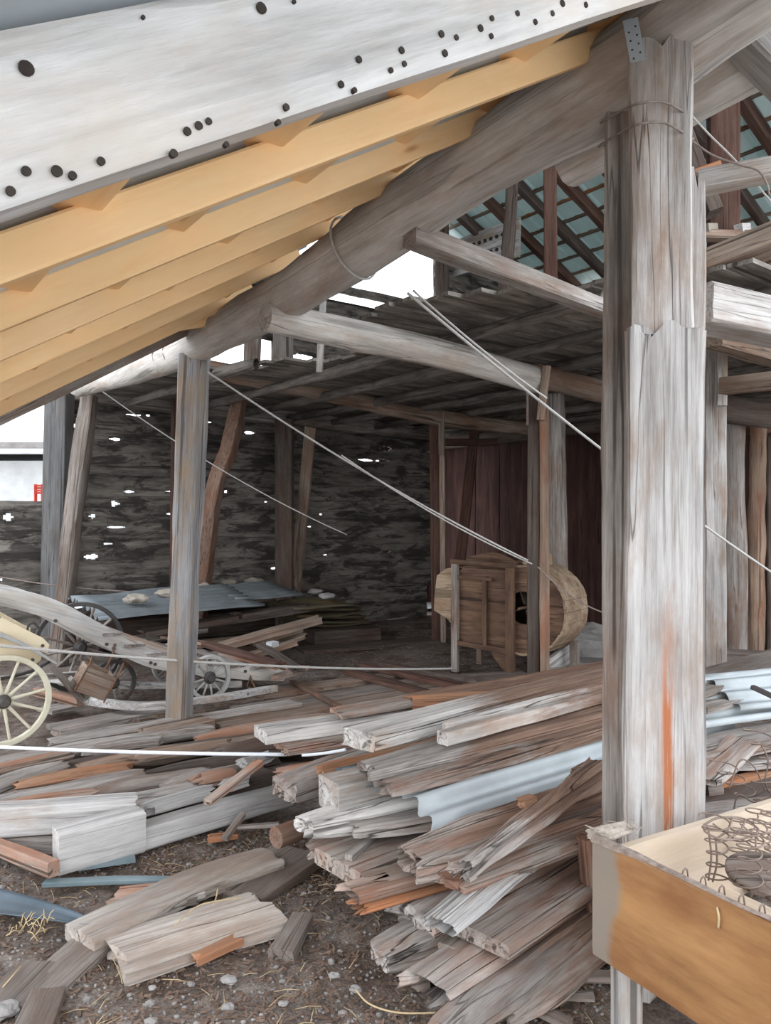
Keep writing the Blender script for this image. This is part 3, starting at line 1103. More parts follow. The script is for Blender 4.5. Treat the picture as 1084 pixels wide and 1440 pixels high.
T('loft_rail', 'orange brown rail on the loft just right of the big post top', 'rail', [P(930, 262, 6.4), P(1012, 232, 6.5)], .06, .07, 'orange_wood')
T('brace', 'pale squared brace slanting down at the upper right from the eaves log', 'brace', [onB(1062, 42, .32), onB(1160, 140, .55)], .18, .2, 'silver_wood', rough=.006, up=V0)
T('loft_edge_timber', 'brown timber along the front edge of the loft right of the big post', 'timber', [P(985, 372, 4.9), P(1120, 318, 4.6)], .14, .14, 'brown_wood')
T('loft_edge_timber', 'second brown timber behind the loft edge timber', 'timber', [P(985, 400, 5.15), P(1130, 342, 4.85)], .13, .13, 'brown_wood')
T('loft_rail', 'brown rail nailed across the thick dark red loft post carrying two small blocks', 'rail', [P(972, 331, 6.98), P(1096, 333, 6.98)], .12, .08, 'brown_wood')
T('loft_block', 'small pale sawn block on the loft rail right of the dark red post', 'block', [P(1038, 321, 6.93), P(1050, 321, 7.03)], .08, .075, 'silver_wood', rough=.002)
T('loft_block', 'small grey block on the loft rail left of the dark red post', 'block', [P(990, 321, 6.93), P(1003, 321, 7.03)], .09, .075, 'pale_stone', rough=.003)

# ------------------------------------------------------------------ lean-to roof
RA = [.13, .78, 1.43, 2.08, 2.73, 3.38]
for i, a in enumerate(RA):
    p0, p1 = G(a, .16, lean(a, .16)), G(a, -2.68, lean(a, -2.68))
    T('lean_to_rafter', 'new orange rafter of the lean-to roof, %s' % ['nearest the big hewn beam', 'second from the hewn beam', 'third from the hewn beam', 'fourth from the hewn beam', 'fifth from the hewn beam', 'lowest and furthest back'][i],
      'rafter', [p0, p1], .06, .098, 'fresh_wood', 'new lean-to rafters', rough=0, ridge=0)
for i, b in enumerate([-.1, -.58, -1.06, -1.54, -2.02, -2.5]):
    a0, a1 = -.63, 3.9
    T('roof_lath', 'orange lath across the new rafters, %s down from the eaves log' % ORD[i], 'lath',
      [G(a0, b, lean(-.86, b) + .078), G(.13, b, lean(.13, b) + .078), G(2.0, b, lean(2.0, b) + .078), G(a1, b, lean(a1, b) + .078)], .11, .05, 'fresh_wood', 'new lean-to laths', rough=0, ridge=0, seg=.5)
q0, q1 = P(22, 12, 1.05), P(140, -16, 1.12)
T('roof_lath', 'short orange lath end above the wide hewn beam at the top left corner', 'lath', [q0 + UP * .0, q1], .05, .05, 'fresh_wood', rough=0, ridge=0)
T('verge_board', 'grey board along the far edge of the lean-to roof', 'board', [G(3.86, .2, lean(3.86, .2) + .03), G(3.86, -2.7, lean(3.86, -2.7) + .03)], .03, .15, 'grey_wood', rough=.002)
for i, (px, py, d) in enumerate([(190, 503, 7.2), (290, 449, 5.6)]):
    q = P(px, py, d)
    T('rafter_stub', ['orange rafter end lying on the thin far end of the eaves log', 'orange rafter end just above the slim grey post'][i], 'rafter', span(q, q + (B + UP * .3).normalized() * .05, .22, .22), .06, .1, 'fresh_wood', rough=0, ridge=0)

# big hewn beam across the top of the picture
AF = -.72
bl, br_ = onA(0, 297, AF), onA(880, 7, AF)
dirh = (br_ - bl).normalized()
tl = onA(0, 42, AF)
hh = (tl.z - bl.z) * dirh.xy.length
cl0 = (bl + tl) / 2 + A * .035
p0, p1 = cl0 - dirh * .8, cl0 + dirh * 3.0
root = timber('hewn_beam', [p0, p1], .07, hh, 'hewn_wood', rough=.003, ridge=.002, k=7, seg=.06)
tag(root, 'wide pale hewn beam full of peg holes across the top left', 'beam')
hl = [(36, 98, 11), (366, 13, 8), (14, 270, 7), (36, 242, 7), (79, 242, 8), (101, 248, 6), (141, 228, 6), (243, 217, 6), (317, 204, 4), (401, 152, 5), (390, 173, 4),
      (478, 120, 5), (497, 128, 4), (503, 85, 5), (563, 72, 5), (567, 91, 4), (548, 100, 4), (624, 76, 5), (619, 49, 5), (640, 54, 4), (689, 52, 4), (674, 41, 5),
      (690, 27, 4), (726, 20, 4), (775, 20, 4), (751, 32, 4), (789, 6, 5), (822, 8, 4), (412, 4, 3), (200, 26, 3), (262, 186, 6), (278, 178, 6), (292, 172, 5)]
for (px, py, r) in hl:
    q = onA(px, py, AF + .001)
    rr_ = r * q.y / F
    m = Matrix.Translation(q) @ A.to_track_quat('Z', 'Y').to_matrix().to_4x4()
    bm = bmesh.new()
    bmesh.ops.create_cone(bm, cap_ends=True, segments=14, radius1=rr_, radius2=rr_ * .8, depth=.009)
    link('peg_hole', bm, 'hole_black', root, m)
# ------------------------------------------------------------------ piles of old timber
def TZ(label, a, b, z, w, h, mat, name='plank', cat=None, z1=None, e0=0, e1=0, mid=None, group=None, tip=None, **kw):
    p0, p1 = onZ(a[0], a[1], z), onZ(b[0], b[1], z if z1 is None else z1)
    pts = span(p0, p1, e0, e1)
    if mid:
        pts = [pts[0], (pts[0] + pts[1]) / 2 + Vector(mid), pts[1]]
    if tip:
        kw['sizes'] = [(w * (tip + .1), h * tip), (w * .86, h * .85), (w, h), (w * .97, h * 1.03), (w, h), (w, h), (w, h), (w, h), (w * .95, h * .9)]
    return T(name, label, cat or name, pts, w, h, mat, group, **kw)


S = dict(tip=.75, splint=.06, rough=.007, ridge=.005, k=9, seg=.05)
SS = dict(tip=.55, splint=.13, rough=.012, ridge=.008, k=11, seg=.045)
G1 = 'timbers of the big pile by the post'
# upper layer
TZ('pale square-ended plank on top of the pile, furthest left', (366, 1033), (600, 1000), .42, .22, .07, 'bleached_wood', e1=.9, group=G1, rough=.004, ridge=.003)
TZ('reddish brown plank just under the pale square-ended plank', (392, 1052), (640, 1012), .36, .24, .06, 'old_brown_wood', e1=.8, group=G1, **S)
TZ('broken brown butt of timber between two planks on top of the pile', (568, 988), (660, 986), .5, .12, .09, 'orange_wood', name='timber', e1=1.0, group=G1, **SS)
TZ('long reddish plank lying furthest back on top of the pile', (470, 1004), (850, 938), .5, .2, .05, 'old_brown_wood', e1=1.2, group=G1, **S)
TZ('thick plank with a pale notched end, topmost of the pile', (497, 1040), (850, 950), .62, .2, .085, 'bleached_wood', e1=1.2, group=G1, splint=.05, rough=.006, ridge=.006, k=6)
TZ('thin stick with a sawn end lying on the pile, upper of the pair', (627, 1022), (850, 964), .66, .045, .045, 'bleached_wood', name='stick', e1=.8, group=G1, rough=.003)
TZ('squared stick with a sawn end lying on the pile, lower of the pair', (622, 1038), (850, 978), .64, .07, .06, 'bleached_wood', name='stick', e1=.8, group=G1, rough=.004)
TZ('grey rotten plank just below the two thin sticks', (506, 1088), (850, 1000), .56, .2, .07, 'half_bleached_wood', e1=1.0, group=G1, **SS)
TZ('grey-brown split plank lying right above the blue corrugated sheet', (530, 1108), (850, 1018), .52, .22, .08, 'half_bleached_wood', e1=1.0, group=G1, **SS)
TZ('grey board wedged under the grey-brown split plank', (520, 1096), (850, 1012), .46, .28, .04, 'old_brown_wood', e1=.8, group=G1, **S)
# corrugated sheets in the pile
p0, p1 = onZ(470, 1080, .46), onZ(600, 1052, .46)
o = corrugated('corrugated_sheet', p0, p1 - p0, (p1 - p0).cross(UP) * -1 if False else UP.cross(p1 - p0) * -1, 1.3, .45, .09, .014, 'dull_sheet', bend=.02, seed=3)
tag(o, 'short dull corrugated sheet poking out under the topmost pile plank', 'metal sheet')
p0, p1 = onZ(566, 1108, .50), onZ(860, 1024, .53)
dw = (UP.cross(p1 - p0) * -1).normalized() * .85 - UP * .42
o = corrugated('corrugated_sheet', p0, p1 - p0, dw, 2.2, .34, .11, .024, 'galvanised', bend=.03, seed=5, jag=.08)
tag(o, 'bluish galvanised corrugated sheet sticking out of the pile left of the big post', 'metal sheet')
# middle layer
TZ('square-ended beam below the dull corrugated sheet', (462, 1118), (600, 1085), .42, .17, .14, 'bleached_wood', name='beam', e1=1.1, group=G1, rough=.006)
TZ('grooved grey beam end with knot hole deep in the pile', (398, 1112), (520, 1070), .30, .2, .13, 'half_bleached_wood', name='beam', e1=.6, group=G1, **S)
TZ('round red rotten log end in the shadow of the pile', (446, 1098), (540, 1075), .33, .14, .14, 'orange_wood', name='log', e1=.6, group=G1, shape='round', rough=.02, splint=.05)
TZ('pale weathered log with a broken end, left edge of the pile', (418, 1163), (640, 1118), .34, .15, .1, 'bleached_wood', name='log', e1=.8, group=G1, **SS)
TZ('grey split slab beside the pale weathered log', (482, 1162), (700, 1128), .32, .26, .06, 'half_bleached_wood', name='slab', e1=.8, group=G1, **SS)
TZ('short split stub under the pale weathered log', (430, 1200), (500, 1175), .2, .09, .07, 'half_bleached_wood', name='stub', e1=.4, group=G1, **SS)
TZ('small round log stub with a yellow sawn end', (388, 1178), (415, 1168), .22, .1, .1, 'pole_wood', name='log', e1=.4, group=G1, shape='round', rough=.003)
TZ('wide board end with dark face under the grey split slab', (476, 1222), (640, 1160), .2, .34, .07, 'old_brown_wood', name='board', e1=.8, group=G1, rough=.005)
TZ('narrow batten lying along the wide board end', (490, 1206), (535, 1168), .25, .04, .03, 'grey_wood', name='batten', e1=.3, group=G1)
TZ('heavy beam with a crumbling end in the middle of the pile', (566, 1220), (840, 1132), .38, .26, .12, 'old_brown_wood', name='beam', e1=.6, group=G1, **SS)
TZ('gnarled silver root-like timber lying steeply over the pile', (640, 1232), (838, 1082), .44, .11, .085, 'half_bleached_wood', name='timber', z1=.56, group=G1, splint=.2, rough=.035, ridge=.014, k=12, seg=.03)
TZ('reddish plank under the gnarled silver timber', (620, 1238), (845, 1150), .36, .26, .05, 'old_brown_wood', e1=.5, group=G1, **S)
TZ('red crumbly lump of rotten wood beside the gnarled timber', (728, 1130), (752, 1122), .5, .06, .05, 'orange_wood', name='lump', cat='wood lump', rough=.02, splint=.03)
TZ('reddish log end tucked behind the gnarled timber by the post', (795, 1118), (845, 1098), .48, .1, .08, 'rotten_wood', name='log', e1=.5, group=G1, shape='round', rough=.015)
TZ('splintered board with red grain sticking out left, upper one', (476, 1262), (700, 1200), .30, .12, .03, 'rotten_wood', name='splinter_board', cat='board', e1=.2, group=G1, splint=.3, rough=.008, ridge=.008, k=8, seg=.05)
TZ('bright orange freshly split board sticking out left', (490, 1280), (680, 1222), .27, .1, .03, 'orange_wood', name='splinter_board', cat='board', e1=.3, group=G1, splint=.25, rough=.008, ridge=.008, k=8, seg=.05)
TZ('thin grey splinter board above the red grained one', (510, 1240), (600, 1216), .31, .1, .02, 'grey_wood', name='splinter_board', cat='board', e1=.4, group=G1, splint=.2, rough=.006, k=6)
TZ('thick grey slab below the orange split board', (575, 1290), (720, 1215), .22, .3, .08, 'half_bleached_wood', name='slab', e1=.5, group=G1, **S)
TZ('split silver splinter pointing down over the grey slab', (610, 1310), (720, 1218), .30, .12, .04, 'silver_wood', name='splinter_board', cat='board', e1=.2, z1=.34, group=G1, splint=.3, rough=.015, ridge=.012, k=7, seg=.04)
# bottom layer
TZ('wide brown board with a straight sawn end low in the pile', (655, 1312), (850, 1190), .20, .36, .05, 'old_brown_wood', name='board', e1=.6, group=G1, rough=.004)
TZ('fluted grey log end resting on the dirt at the pile foot', (530, 1348), (680, 1286), .07, .17, .10, 'half_bleached_wood', name='log', e1=.7, group=G1, tip=.6, rough=.01, ridge=.013, k=12, seg=.04, splint=.03)
TZ('plain square stub between the fluted log and brown board', (632, 1350), (690, 1302), .11, .09, .09, 'old_brown_wood', name='stub', e1=.5, group=G1)
TZ('jagged grey plank with a long pointed splinter at the pile foot', (585, 1400), (850, 1225), .13, .17, .05, 'half_bleached_wood', e1=.5, group=G1, splint=.32, rough=.01, ridge=.01, k=8, seg=.05)
TZ('cracked brown plank next to the jagged grey plank', (640, 1408), (850, 1262), .10, .15, .05, 'old_brown_wood', e1=.5, group=G1, **SS)
TZ('long weathered plank reaching the bottom edge beside the dirt', (642, 1440), (850, 1275), .10, .15, .05, 'half_bleached_wood', e1=.4, e0=.1, group=G1, **SS)
TZ('rust-tinged plank lowest and nearest of the pile', (700, 1430), (850, 1315), .06, .16, .05, 'old_brown_wood', e1=.3, e0=.02, group=G1, **SS)
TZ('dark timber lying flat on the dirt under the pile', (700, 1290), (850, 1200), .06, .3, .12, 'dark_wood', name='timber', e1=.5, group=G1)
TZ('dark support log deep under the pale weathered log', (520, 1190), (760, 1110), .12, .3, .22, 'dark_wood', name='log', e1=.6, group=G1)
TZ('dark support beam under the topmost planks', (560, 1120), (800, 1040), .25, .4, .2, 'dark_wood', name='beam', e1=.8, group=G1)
T('log', 'upright red barked log standing under the pile beside the bed corner', 'log', [Vector((.83, 3.0, 0)), P(826, 1175, 3.0)], .09, .1, 'pole_wood', up=V0, shape='round', rough=.012)
# pieces right of the post
TZ('broad dusty plank on top of the pile right of the post', (960, 970), (1100, 925), .66, .3, .05, 'dirt_wood', e0=.3, e1=.5, rough=.005)
TZ('grey board edge under the broad dusty plank', (960, 992), (1120, 955), .6, .3, .04, 'grey_wood', name='board', e1=.4, rough=.005)
p0, p1 = onZ(965, 1028, .52), onZ(1100, 1008, .52)
dw = (UP.cross(p1 - p0)).normalized() * .5 + UP * .33
o = corrugated('corrugated_sheet', p0 - (p1 - p0) * .3, p1 - p0, dw, 1.4, .34, .1, .018, 'galvanised', bend=.03, seed=9, jag=.04)
tag(o, 'pale blue corrugated sheet in the pile right of the big post', 'metal sheet')
p0, p1 = onZ(1040, 1000, .58), onZ(1160, 985, .58)
o = corrugated('corrugated_sheet', p0, p1 - p0, (UP.cross(p1 - p0)).normalized() * .5 + UP * .3, .9, .3, .1, .018, 'galvanised', bend=.02, seed=10, jag=.04)
tag(o, 'corrugated sheet overlapping the pale blue one at the picture edge', 'metal sheet')
T('iron_bar', 'dark iron bar lying on the corrugated sheet at the right edge', 'bar', [P(1058, 966, 4.0), P(1110, 990, 3.8)], .03, .02, 'dark_iron', rough=0)
TZ('grey plank below the pale blue sheet, right of the post', (960, 1062), (1110, 1030), .46, .26, .05, 'grey_wood', e1=.4, **S)
TZ('curled piece of brown bark leaning beside the big post', (985, 1100), (1050, 1040), .42, .16, .03, 'bark_wood', name='bark_piece', cat='bark', z1=.5, rough=.02, splint=.08, k=6)
TZ('grey broken board crossing behind the loose bed springs', (990, 1075), (1110, 1062), .38, .2, .04, 'grey_wood', name='board', e1=.3, **S)
TZ('red rusty channel lying behind the loose bed springs', (1000, 1108), (1090, 1088), .32, .06, .05, 'orange_wood', name='channel', e1=.2, rough=.004)
TZ('shaggy bark stub beside the big post foot', (985, 1115), (1010, 1112), .32, .09, .12, 'bark_wood', name='stub', rough=.02, splint=.05)
TZ('pale blue scrap sheet lying behind the bed springs', (1003, 1125), (1060, 1118), .27, .25, .01, 'pale_blue', name='metal_scrap', cat='metal scrap', rough=.004, k=5)
TZ('grey plank lying just behind the bed frame back rail', (975, 1148), (1110, 1138), .36, .2, .05, 'grey_wood', e1=.4, **S)
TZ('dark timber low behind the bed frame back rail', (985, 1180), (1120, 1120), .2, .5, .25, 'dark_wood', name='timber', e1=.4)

# ---- left pile: old poles and logs
LP_ = [
    ('grey pole at the very left rope end, behind the yellow wheel', (-50, 1080), (300, 1026), .05, .16, .10, 'grey_wood'),
    ('red-streaked pole end left of the pile beneath the white rope', (-50, 1096), (104, 1060), .14, .10, .08, 'rotten_wood'),
    ('pale fork-ended pole above the red-and-yellow one', (-60, 1126), (92, 1074), .16, .13, .08, 'grey_wood'),
    ('orange pole with yellow paint patches in the left pile', (8, 1108), (192, 1080), .17, .12, .07, 'orange_wood'),
    ('grey log right under the yellow-patched pole', (-50, 1140), (206, 1091), .14, .14, .09, 'grey_wood'),
    ('reddish log third under the yellow-patched pole', (-50, 1152), (142, 1119), .14, .13, .09, 'rotten_wood'),
    ('brown short log touching the broad silver plank', (-50, 1172), (104, 1132), .13, .12, .09, 'brown_wood'),
    ('long brown pole just under the white rope', (105, 1080), (400, 1036), .12, .13, .09, 'brown_wood'),
    ('pale slab under the white rope near the flat footing log', (110, 1058), (232, 1040), .08, .16, .05, 'grey_wood'),
    ('dark pole ending where the white rope is tied', (150, 1102), (395, 1062), .10, .13, .10, 'dark_wood'),
    ('grey log in the middle of the left pile', (118, 1120), (300, 1088), .15, .13, .09, 'grey_wood'),
    ('pale log above the white notched beam', (138, 1134), (282, 1108), .17, .11, .07, 'grey_wood'),
    ('split grey log close above the white notched beam', (195, 1142), (302, 1112), .17, .12, .07, 'silver_wood'),
    ('small grey log end in the right part of the left pile', (228, 1108), (362, 1076), .17, .11, .07, 'grey_wood'),
    ('red rotten log end in the right part of the left pile', (264, 1104), (330, 1088), .18, .10, .08, 'rotten_wood'),
    ('pale stub lying across the dark hollow of the pile', (304, 1110), (356, 1092), .2, .09, .06, 'silver_wood'),
    ('fluted pale stub right of the pale stub', (326, 1075), (380, 1062), .25, .12, .07, 'silver_wood'),
    ('dark log behind the fluted pale stub', (300, 1060), (520, 1022), .16, .16, .1, 'dark_wood'),
    ('brown log left of the fluted pale stub', (180, 1070), (330, 1046), .15, .12, .09, 'brown_wood'),
    ('red-edged log reaching from the flat footing log to the right', (270, 1040), (480, 1010), .06, .16, .1, 'rotten_wood'),
    ('long low grey log along the near edge of the cart', (60, 1046), (420, 990), .03, .16, .08, 'grey_wood'),
    ('dark slim plank under the red-grained board of the pile', (380, 1090), (520, 1060), .3, .12, .03, 'rotten_wood'),
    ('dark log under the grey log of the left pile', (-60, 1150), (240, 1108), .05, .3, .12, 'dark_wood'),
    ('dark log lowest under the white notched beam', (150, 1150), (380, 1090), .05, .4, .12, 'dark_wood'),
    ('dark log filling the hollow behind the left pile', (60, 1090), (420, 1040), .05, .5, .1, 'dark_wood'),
]
for i, (lb, a, b, z, w, h, mt) in enumerate(LP_):
    TZ(lb, a, b, z, w, h, mt, name='old_pole', cat='pole', group='old poles of the left pile', mid=(0, 0, R.uniform(-.012, .012)), tip=.6, shape='round' if h >= .07 else 'rect', splint=.1, rough=.014, ridge=.007, k=8, seg=.06)
TZ('small slanting brown stick leaning across the left pile', (292, 1128), (365, 1072), .24, .05, .03, 'rotten_wood', name='stick', z1=.3)
TZ('broad silver plank along the front of the left pile', (-70, 1158), (196, 1140), .19, .09, .15, 'silver_wood', rough=.008, ridge=.006, splint=.05, k=6)
# white notched beam
q0, q1, q2 = onZ(76, 1227, .03), onZ(198, 1192, .03), onZ(405, 1130, .03)
o = timber('notched_beam', [q0 + UP * .1, q1 + UP * .1], .13, .2, 'beam_wood', rough=.004, ridge=.002, k=8, seg=.05, splint=.012)
timber('thin_end', [q1 - (q1 - q0).normalized() * .05 + UP * .055, (q1 + q2) / 2 + UP * .055, q2 + UP * .055], .11, .11, 'beam_wood', o, rough=.005, ridge=.002, k=7, seg=.06)
tag(o, 'pale squared beam with a deep notch, lying in front of the left pile', 'beam')
TZ('thin red-edged board wedged behind the pale notched beam', (-30, 1180), (76, 1222), .1, .05, .06, 'rotten_wood', name='board', rough=.005)
TZ('dark flat board under the broad silver plank', (-30, 1178), (90, 1186), .08, .12, .06, 'grey_wood', name='board', rough=.005)
TZ('bluish scrap of sheet metal under the notched beam', (110, 1218), (190, 1206), .03, .09, .015, 'pale_blue', name='metal_scrap', cat='metal scrap', rough=.006)
TZ('long pale blue metal strip half buried in the dirt', (62, 1242), (225, 1240), .03, .05, .02, 'pale_blue', name='metal_strip', cat='metal strip', e1=.3, rough=.006, mid=(0, 0, .01))
# curved dark blue sheet at the left edge
bm = bmesh.new()
rows = []
for i in range(13):
    t = i / 12
    x = -70 + 212 * t
    yc = 1258 + 40 * t ** 1.5 + 6
    hw = 26 * (1 - t) ** .6 + 2
    row = []
    for j in range(9):
        s = j / 8 - .5
        q = onZ(x, yc + s * 2 * hw * .8, .05)
        q.z = .05 - .045 * math.cos(s * 2.6) + .045 * (1 - abs(s))
        row.append(bm.verts.new(q))
    rows.append(row)
for i in range(12):
    for j in range(8):
        bm.faces.new((rows[i][j], rows[i][j + 1], rows[i + 1][j + 1], rows[i + 1][j])).smooth = True
bmesh.ops.recalc_face_normals(bm, faces=bm.faces)
bmesh.ops.solidify(bm, geom=bm.faces[:], thickness=.004)
tag(link('gutter_piece', bm, 'blue_sheet'), 'curved dark blue sheet metal gutter piece at the left edge on the dirt', 'gutter')

# ---- slabs on the dirt in front
TZ('curved grey plank lying on the dirt, rear one of the pair', (112, 1322), (385, 1208), .03, .19, .06, 'slab_wood', mid=(-.03, .05, 0), rough=.012, ridge=.004, splint=.02, k=8, seg=.04)
TZ('broad grey slab with a red edge on the dirt, front one of the pair', (158, 1352), (352, 1290), .015, .30, .055, 'slab_wood', name='slab', e1=.1, rough=.014, ridge=.005, splint=.06, k=9, seg=.04)
TZ('red rotten strip along the edge of the broad slab', (268, 1352), (338, 1320), .03, .06, .03, 'orange_wood', name='wood_strip', cat='wood strip', rough=.01, splint=.05)
TZ('buried plank half covered with dirt right of the slabs', (330, 1260), (420, 1200), .0, .3, .05, 'dirt_wood', rough=.012)
TZ('buried plank end sticking out of the dirt by the fluted log', (395, 1345), (425, 1290), .01, .1, .05, 'dirt_wood', rough=.012, z1=.03)
TZ('dirt covered board at the lower left, left of the slabs', (40, 1410), (130, 1330), -.005, .16, .04, 'dirt_wood', name='board', rough=.015)
TZ('dirt covered board nearest the lower left corner', (0, 1420), (60, 1360), -.005, .16, .04, 'dirt_wood', name='board', rough=.015)
TZ('short board end at the bottom left corner', (50, 1440), (70, 1395), .02, .12, .04, 'dirt_wood', name='board', e0=.05, rough=.01)
TZ('broken board pieces in the dirt above the curved grey plank', (120, 1290), (290, 1255), .02, .12, .03, 'dirt_wood', name='board', rough=.012, splint=.08)
TZ('reddish board fragment above the curved grey plank', (150, 1262), (250, 1250), .04, .1, .025, 'rotten_wood', name='board', rough=.012, splint=.08)
TZ('grey board fragment right of the reddish fragment', (225, 1268), (300, 1248), .035, .08, .03, 'grey_wood', name='board', rough=.012, splint=.08)
TZ('bright orange splinter lying in the shade before the pile', (290, 1180), (338, 1174), .03, .05, .03, 'orange_wood', name='splinter', rough=.006, splint=.06)
TZ('thin pale lath lying in the shade beneath the pile', (330, 1164), (392, 1160), .06, .03, .02, 'grey_wood', name='lath')
TZ('short stick slanting beside the notched beam end', (316, 1180), (342, 1145), .04, .03, .025, 'grey_wood', name='stick', z1=.1)
TZ('thin lath crossing the dirt beside the bed leg', (780, 1372), (860, 1374), .03, .04, .02, 'grey_wood', name='lath', e1=.2)
TZ('second lath lying under the pile by the bed leg', (745, 1398), (835, 1402), .02, .035, .015, 'grey_wood', name='lath')
TZ('slanted lath end in the dirt left of the bed leg', (725, 1405), (800, 1440), .02, .05, .015, 'dirt_wood', name='lath')

# ---- floor planks in the middle ground
MP = [
    ('worn floor plank behind the slim grey post foot', (300, 1020), (620, 968), 'brown_wood', .3),
    ('worn floor plank left of the slim grey post', (70, 1028), (300, 985), 'grey_wood', .28),
    ('dirty floor plank between the cart and the pile', (330, 1002), (640, 952), 'dirt_wood', .3),
    ('dirty floor plank right beneath the cart tail', (300, 985), (560, 950), 'brown_wood', .22),
    ('floor plank under the small cart wheel', (150, 1000), (440, 962), 'dirt_wood', .24),
    ('floor plank furthest back on the dark floor', (420, 915), (610, 900), 'dark_wood', .4),
]
for lb, a, b, mt, w in MP:
    TZ(lb, a, b, .0, w, .05, mt, name='floor_plank', cat='plank', group='worn planks on the barn floor', rough=.01, splint=.05)
TZ('thin rod with a pale block end on the worn floor', (362, 996), (434, 977), .05, .02, .02, 'brown_wood', name='rod', rough=.002)
TZ('red plank slanting across the floor before the winnowing machine', (488, 944), (612, 978), .05, .12, .05, 'red_wood', rough=.008)
TZ('dark red plank lying next to the slanting red one', (512, 936), (650, 966), .05, .12, .05, 'red_wood', rough=.008)
TZ('brown plank third of those slanting before the machine', (545, 934), (690, 962), .04, .12, .04, 'dark_wood', rough=.008)
TZ('dark iron bar across the floor right of the cart tail', (410, 958), (480, 995), .05, .05, .03, 'rusty_iron', name='bar', rough=.002)
TZ('dusty board with litter on it in front of the winnowing machine', (650, 956), (740, 950), .04, .35, .04, 'dirt_wood', name='board', rough=.02)

# ---- heap at the back wall with sheets
HB = [
    ('light brown plank sloping up on the heap at the back', (300, 912), (452, 870), .25, .24, .07, 'brown_wood', .5),
    ('brown plank under the light sloping plank of the heap', (350, 905), (420, 884), .28, .2, .06, 'brown_wood', .34),
    ('dark plank under the grey sheets at the back', (270, 880), (430, 856), .42, .22, .06, 'dark_wood', .5),
    ('dark plank left in the heap behind the cart', (195, 892), (330, 868), .40, .22, .06, 'dark_wood', .48),
    ('grey plank left in the heap behind the cart', (150, 905), (290, 884), .30, .22, .06, 'grey_wood', .36),
    ('brown board low in the heap behind the cart', (190, 915), (360, 897), .2, .24, .06, 'brown_wood', .25),
    ('dark board lowest in the heap behind the cart', (230, 920), (400, 905), .12, .3, .08, 'dark_wood', .15),
    ('grey board in front of the heap right of the post', (340, 925), (420, 902), .16, .18, .05, 'brown_wood', .3),
    ('short light board end at the right of the heap', (372, 912), (428, 893), .2, .16, .05, 'brown_wood', .28),
    ('red stick lying on the heap above the cart wheel', (220, 893), (315, 910), .35, .04, .04, 'rotten_wood', .3),
    ('dark board upper right of the heap below the sheets', (330, 866), (425, 852), .5, .2, .05, 'dark_wood', .52),
]
for lb, a, b, z, w, h, mt, z1 in HB:
    TZ(lb, a, b, z, w, h, mt, name='old_board', cat='board', group='boards of the heap at the back', z1=z1, rough=.012, splint=.1)
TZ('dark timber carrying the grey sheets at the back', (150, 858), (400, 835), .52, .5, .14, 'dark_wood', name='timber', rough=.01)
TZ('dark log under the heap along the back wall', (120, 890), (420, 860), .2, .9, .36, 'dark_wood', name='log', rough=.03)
p0, p1 = onZ(138, 872, .62), onZ(372, 852, .62)
dw = UP.cross(p1 - p0).normalized() + UP * .18
o = corrugated('corrugated_sheet', p0, p1 - p0, dw, (p1 - p0).length, .95, .12, .03, 'dull_sheet', bend=.05, seed=21)
tag(o, 'long grey corrugated sheet on top of the heap, left of two', 'metal sheet')
p0, p1 = onZ(330, 846, .66), onZ(425, 838, .66)
o = corrugated('corrugated_sheet', p0, p1 - p0, UP.cross(p1 - p0).normalized() + UP * .16, (p1 - p0).length, .8, .12, .028, 'dull_sheet', bend=.05, seed=22)
tag(o, 'grey corrugated sheet on the heap, right of two by the leaning board', 'metal sheet')
for i in range(6):
    zz = .22 + .06 * i
    p0, p1 = onZ(428 - i * 3, 884 - i * 5.2, zz), onZ(522 - i * 3, 877 - i * 5.2, zz)
    o = corrugated('corrugated_sheet', p0, p1 - p0, UP.cross(p1 - p0), (p1 - p0).length, .9, .11, .022, 'mossy_sheet', bend=.05, seed=30 + i)
    tag(o, 'dark mossy corrugated sheet stacked at the back wall, %s from the bottom' % ORD[i] if i < 5 else 'topmost dark mossy corrugated sheet of the stack at the back wall', 'metal sheet', 'stack of mossy corrugated sheets')
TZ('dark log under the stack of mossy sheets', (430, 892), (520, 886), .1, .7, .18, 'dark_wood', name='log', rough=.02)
for i, (px, py, s, lb) in enumerate([(192, 842, (.13, .08, .05), 'pale flat stone on the grey sheet, leftmost'), (233, 834, (.12, .08, .05), 'pale block stone left of the slim post on the grey sheet'),
                                     (322, 820, (.11, .08, .05), 'pale stone lying near the leaning reddish pole'), (357, 817, (.12, .08, .045), 'flat pale stone left of the broad dark upright'),
                                     (443, 832, (.1, .08, .04), 'brownish stone on the mossy sheets, left'), (460, 838, (.11, .08, .04), 'brownish stone on the mossy sheets, right'),
                                     (286, 826, (.1, .08, .05), 'small stone just right of the slim post on the sheet')]):
    rock('stone', onZ(px, py, .78 if i < 4 or i == 6 else .62), s, 'pale_stone' if i < 4 or i == 6 else 'stone', i + 3, lb, group='stones weighing down the sheets')
# ------------------------------------------------------------------ low hay cart
CA = 4.72
root = thing('hay_cart', 'low grey wooden cart with long upswept side beams and small spoked wheels', 'cart', onA(292, 983, CA))
far = A * .85


def beam_pts(off):
    pts = [(-40, 832), (20, 842), (70, 856), (120, 880), (170, 908), (215, 928), (270, 938), (330, 944), (398, 950)]
    return [onA(x, y, CA) + off for x, y in pts]


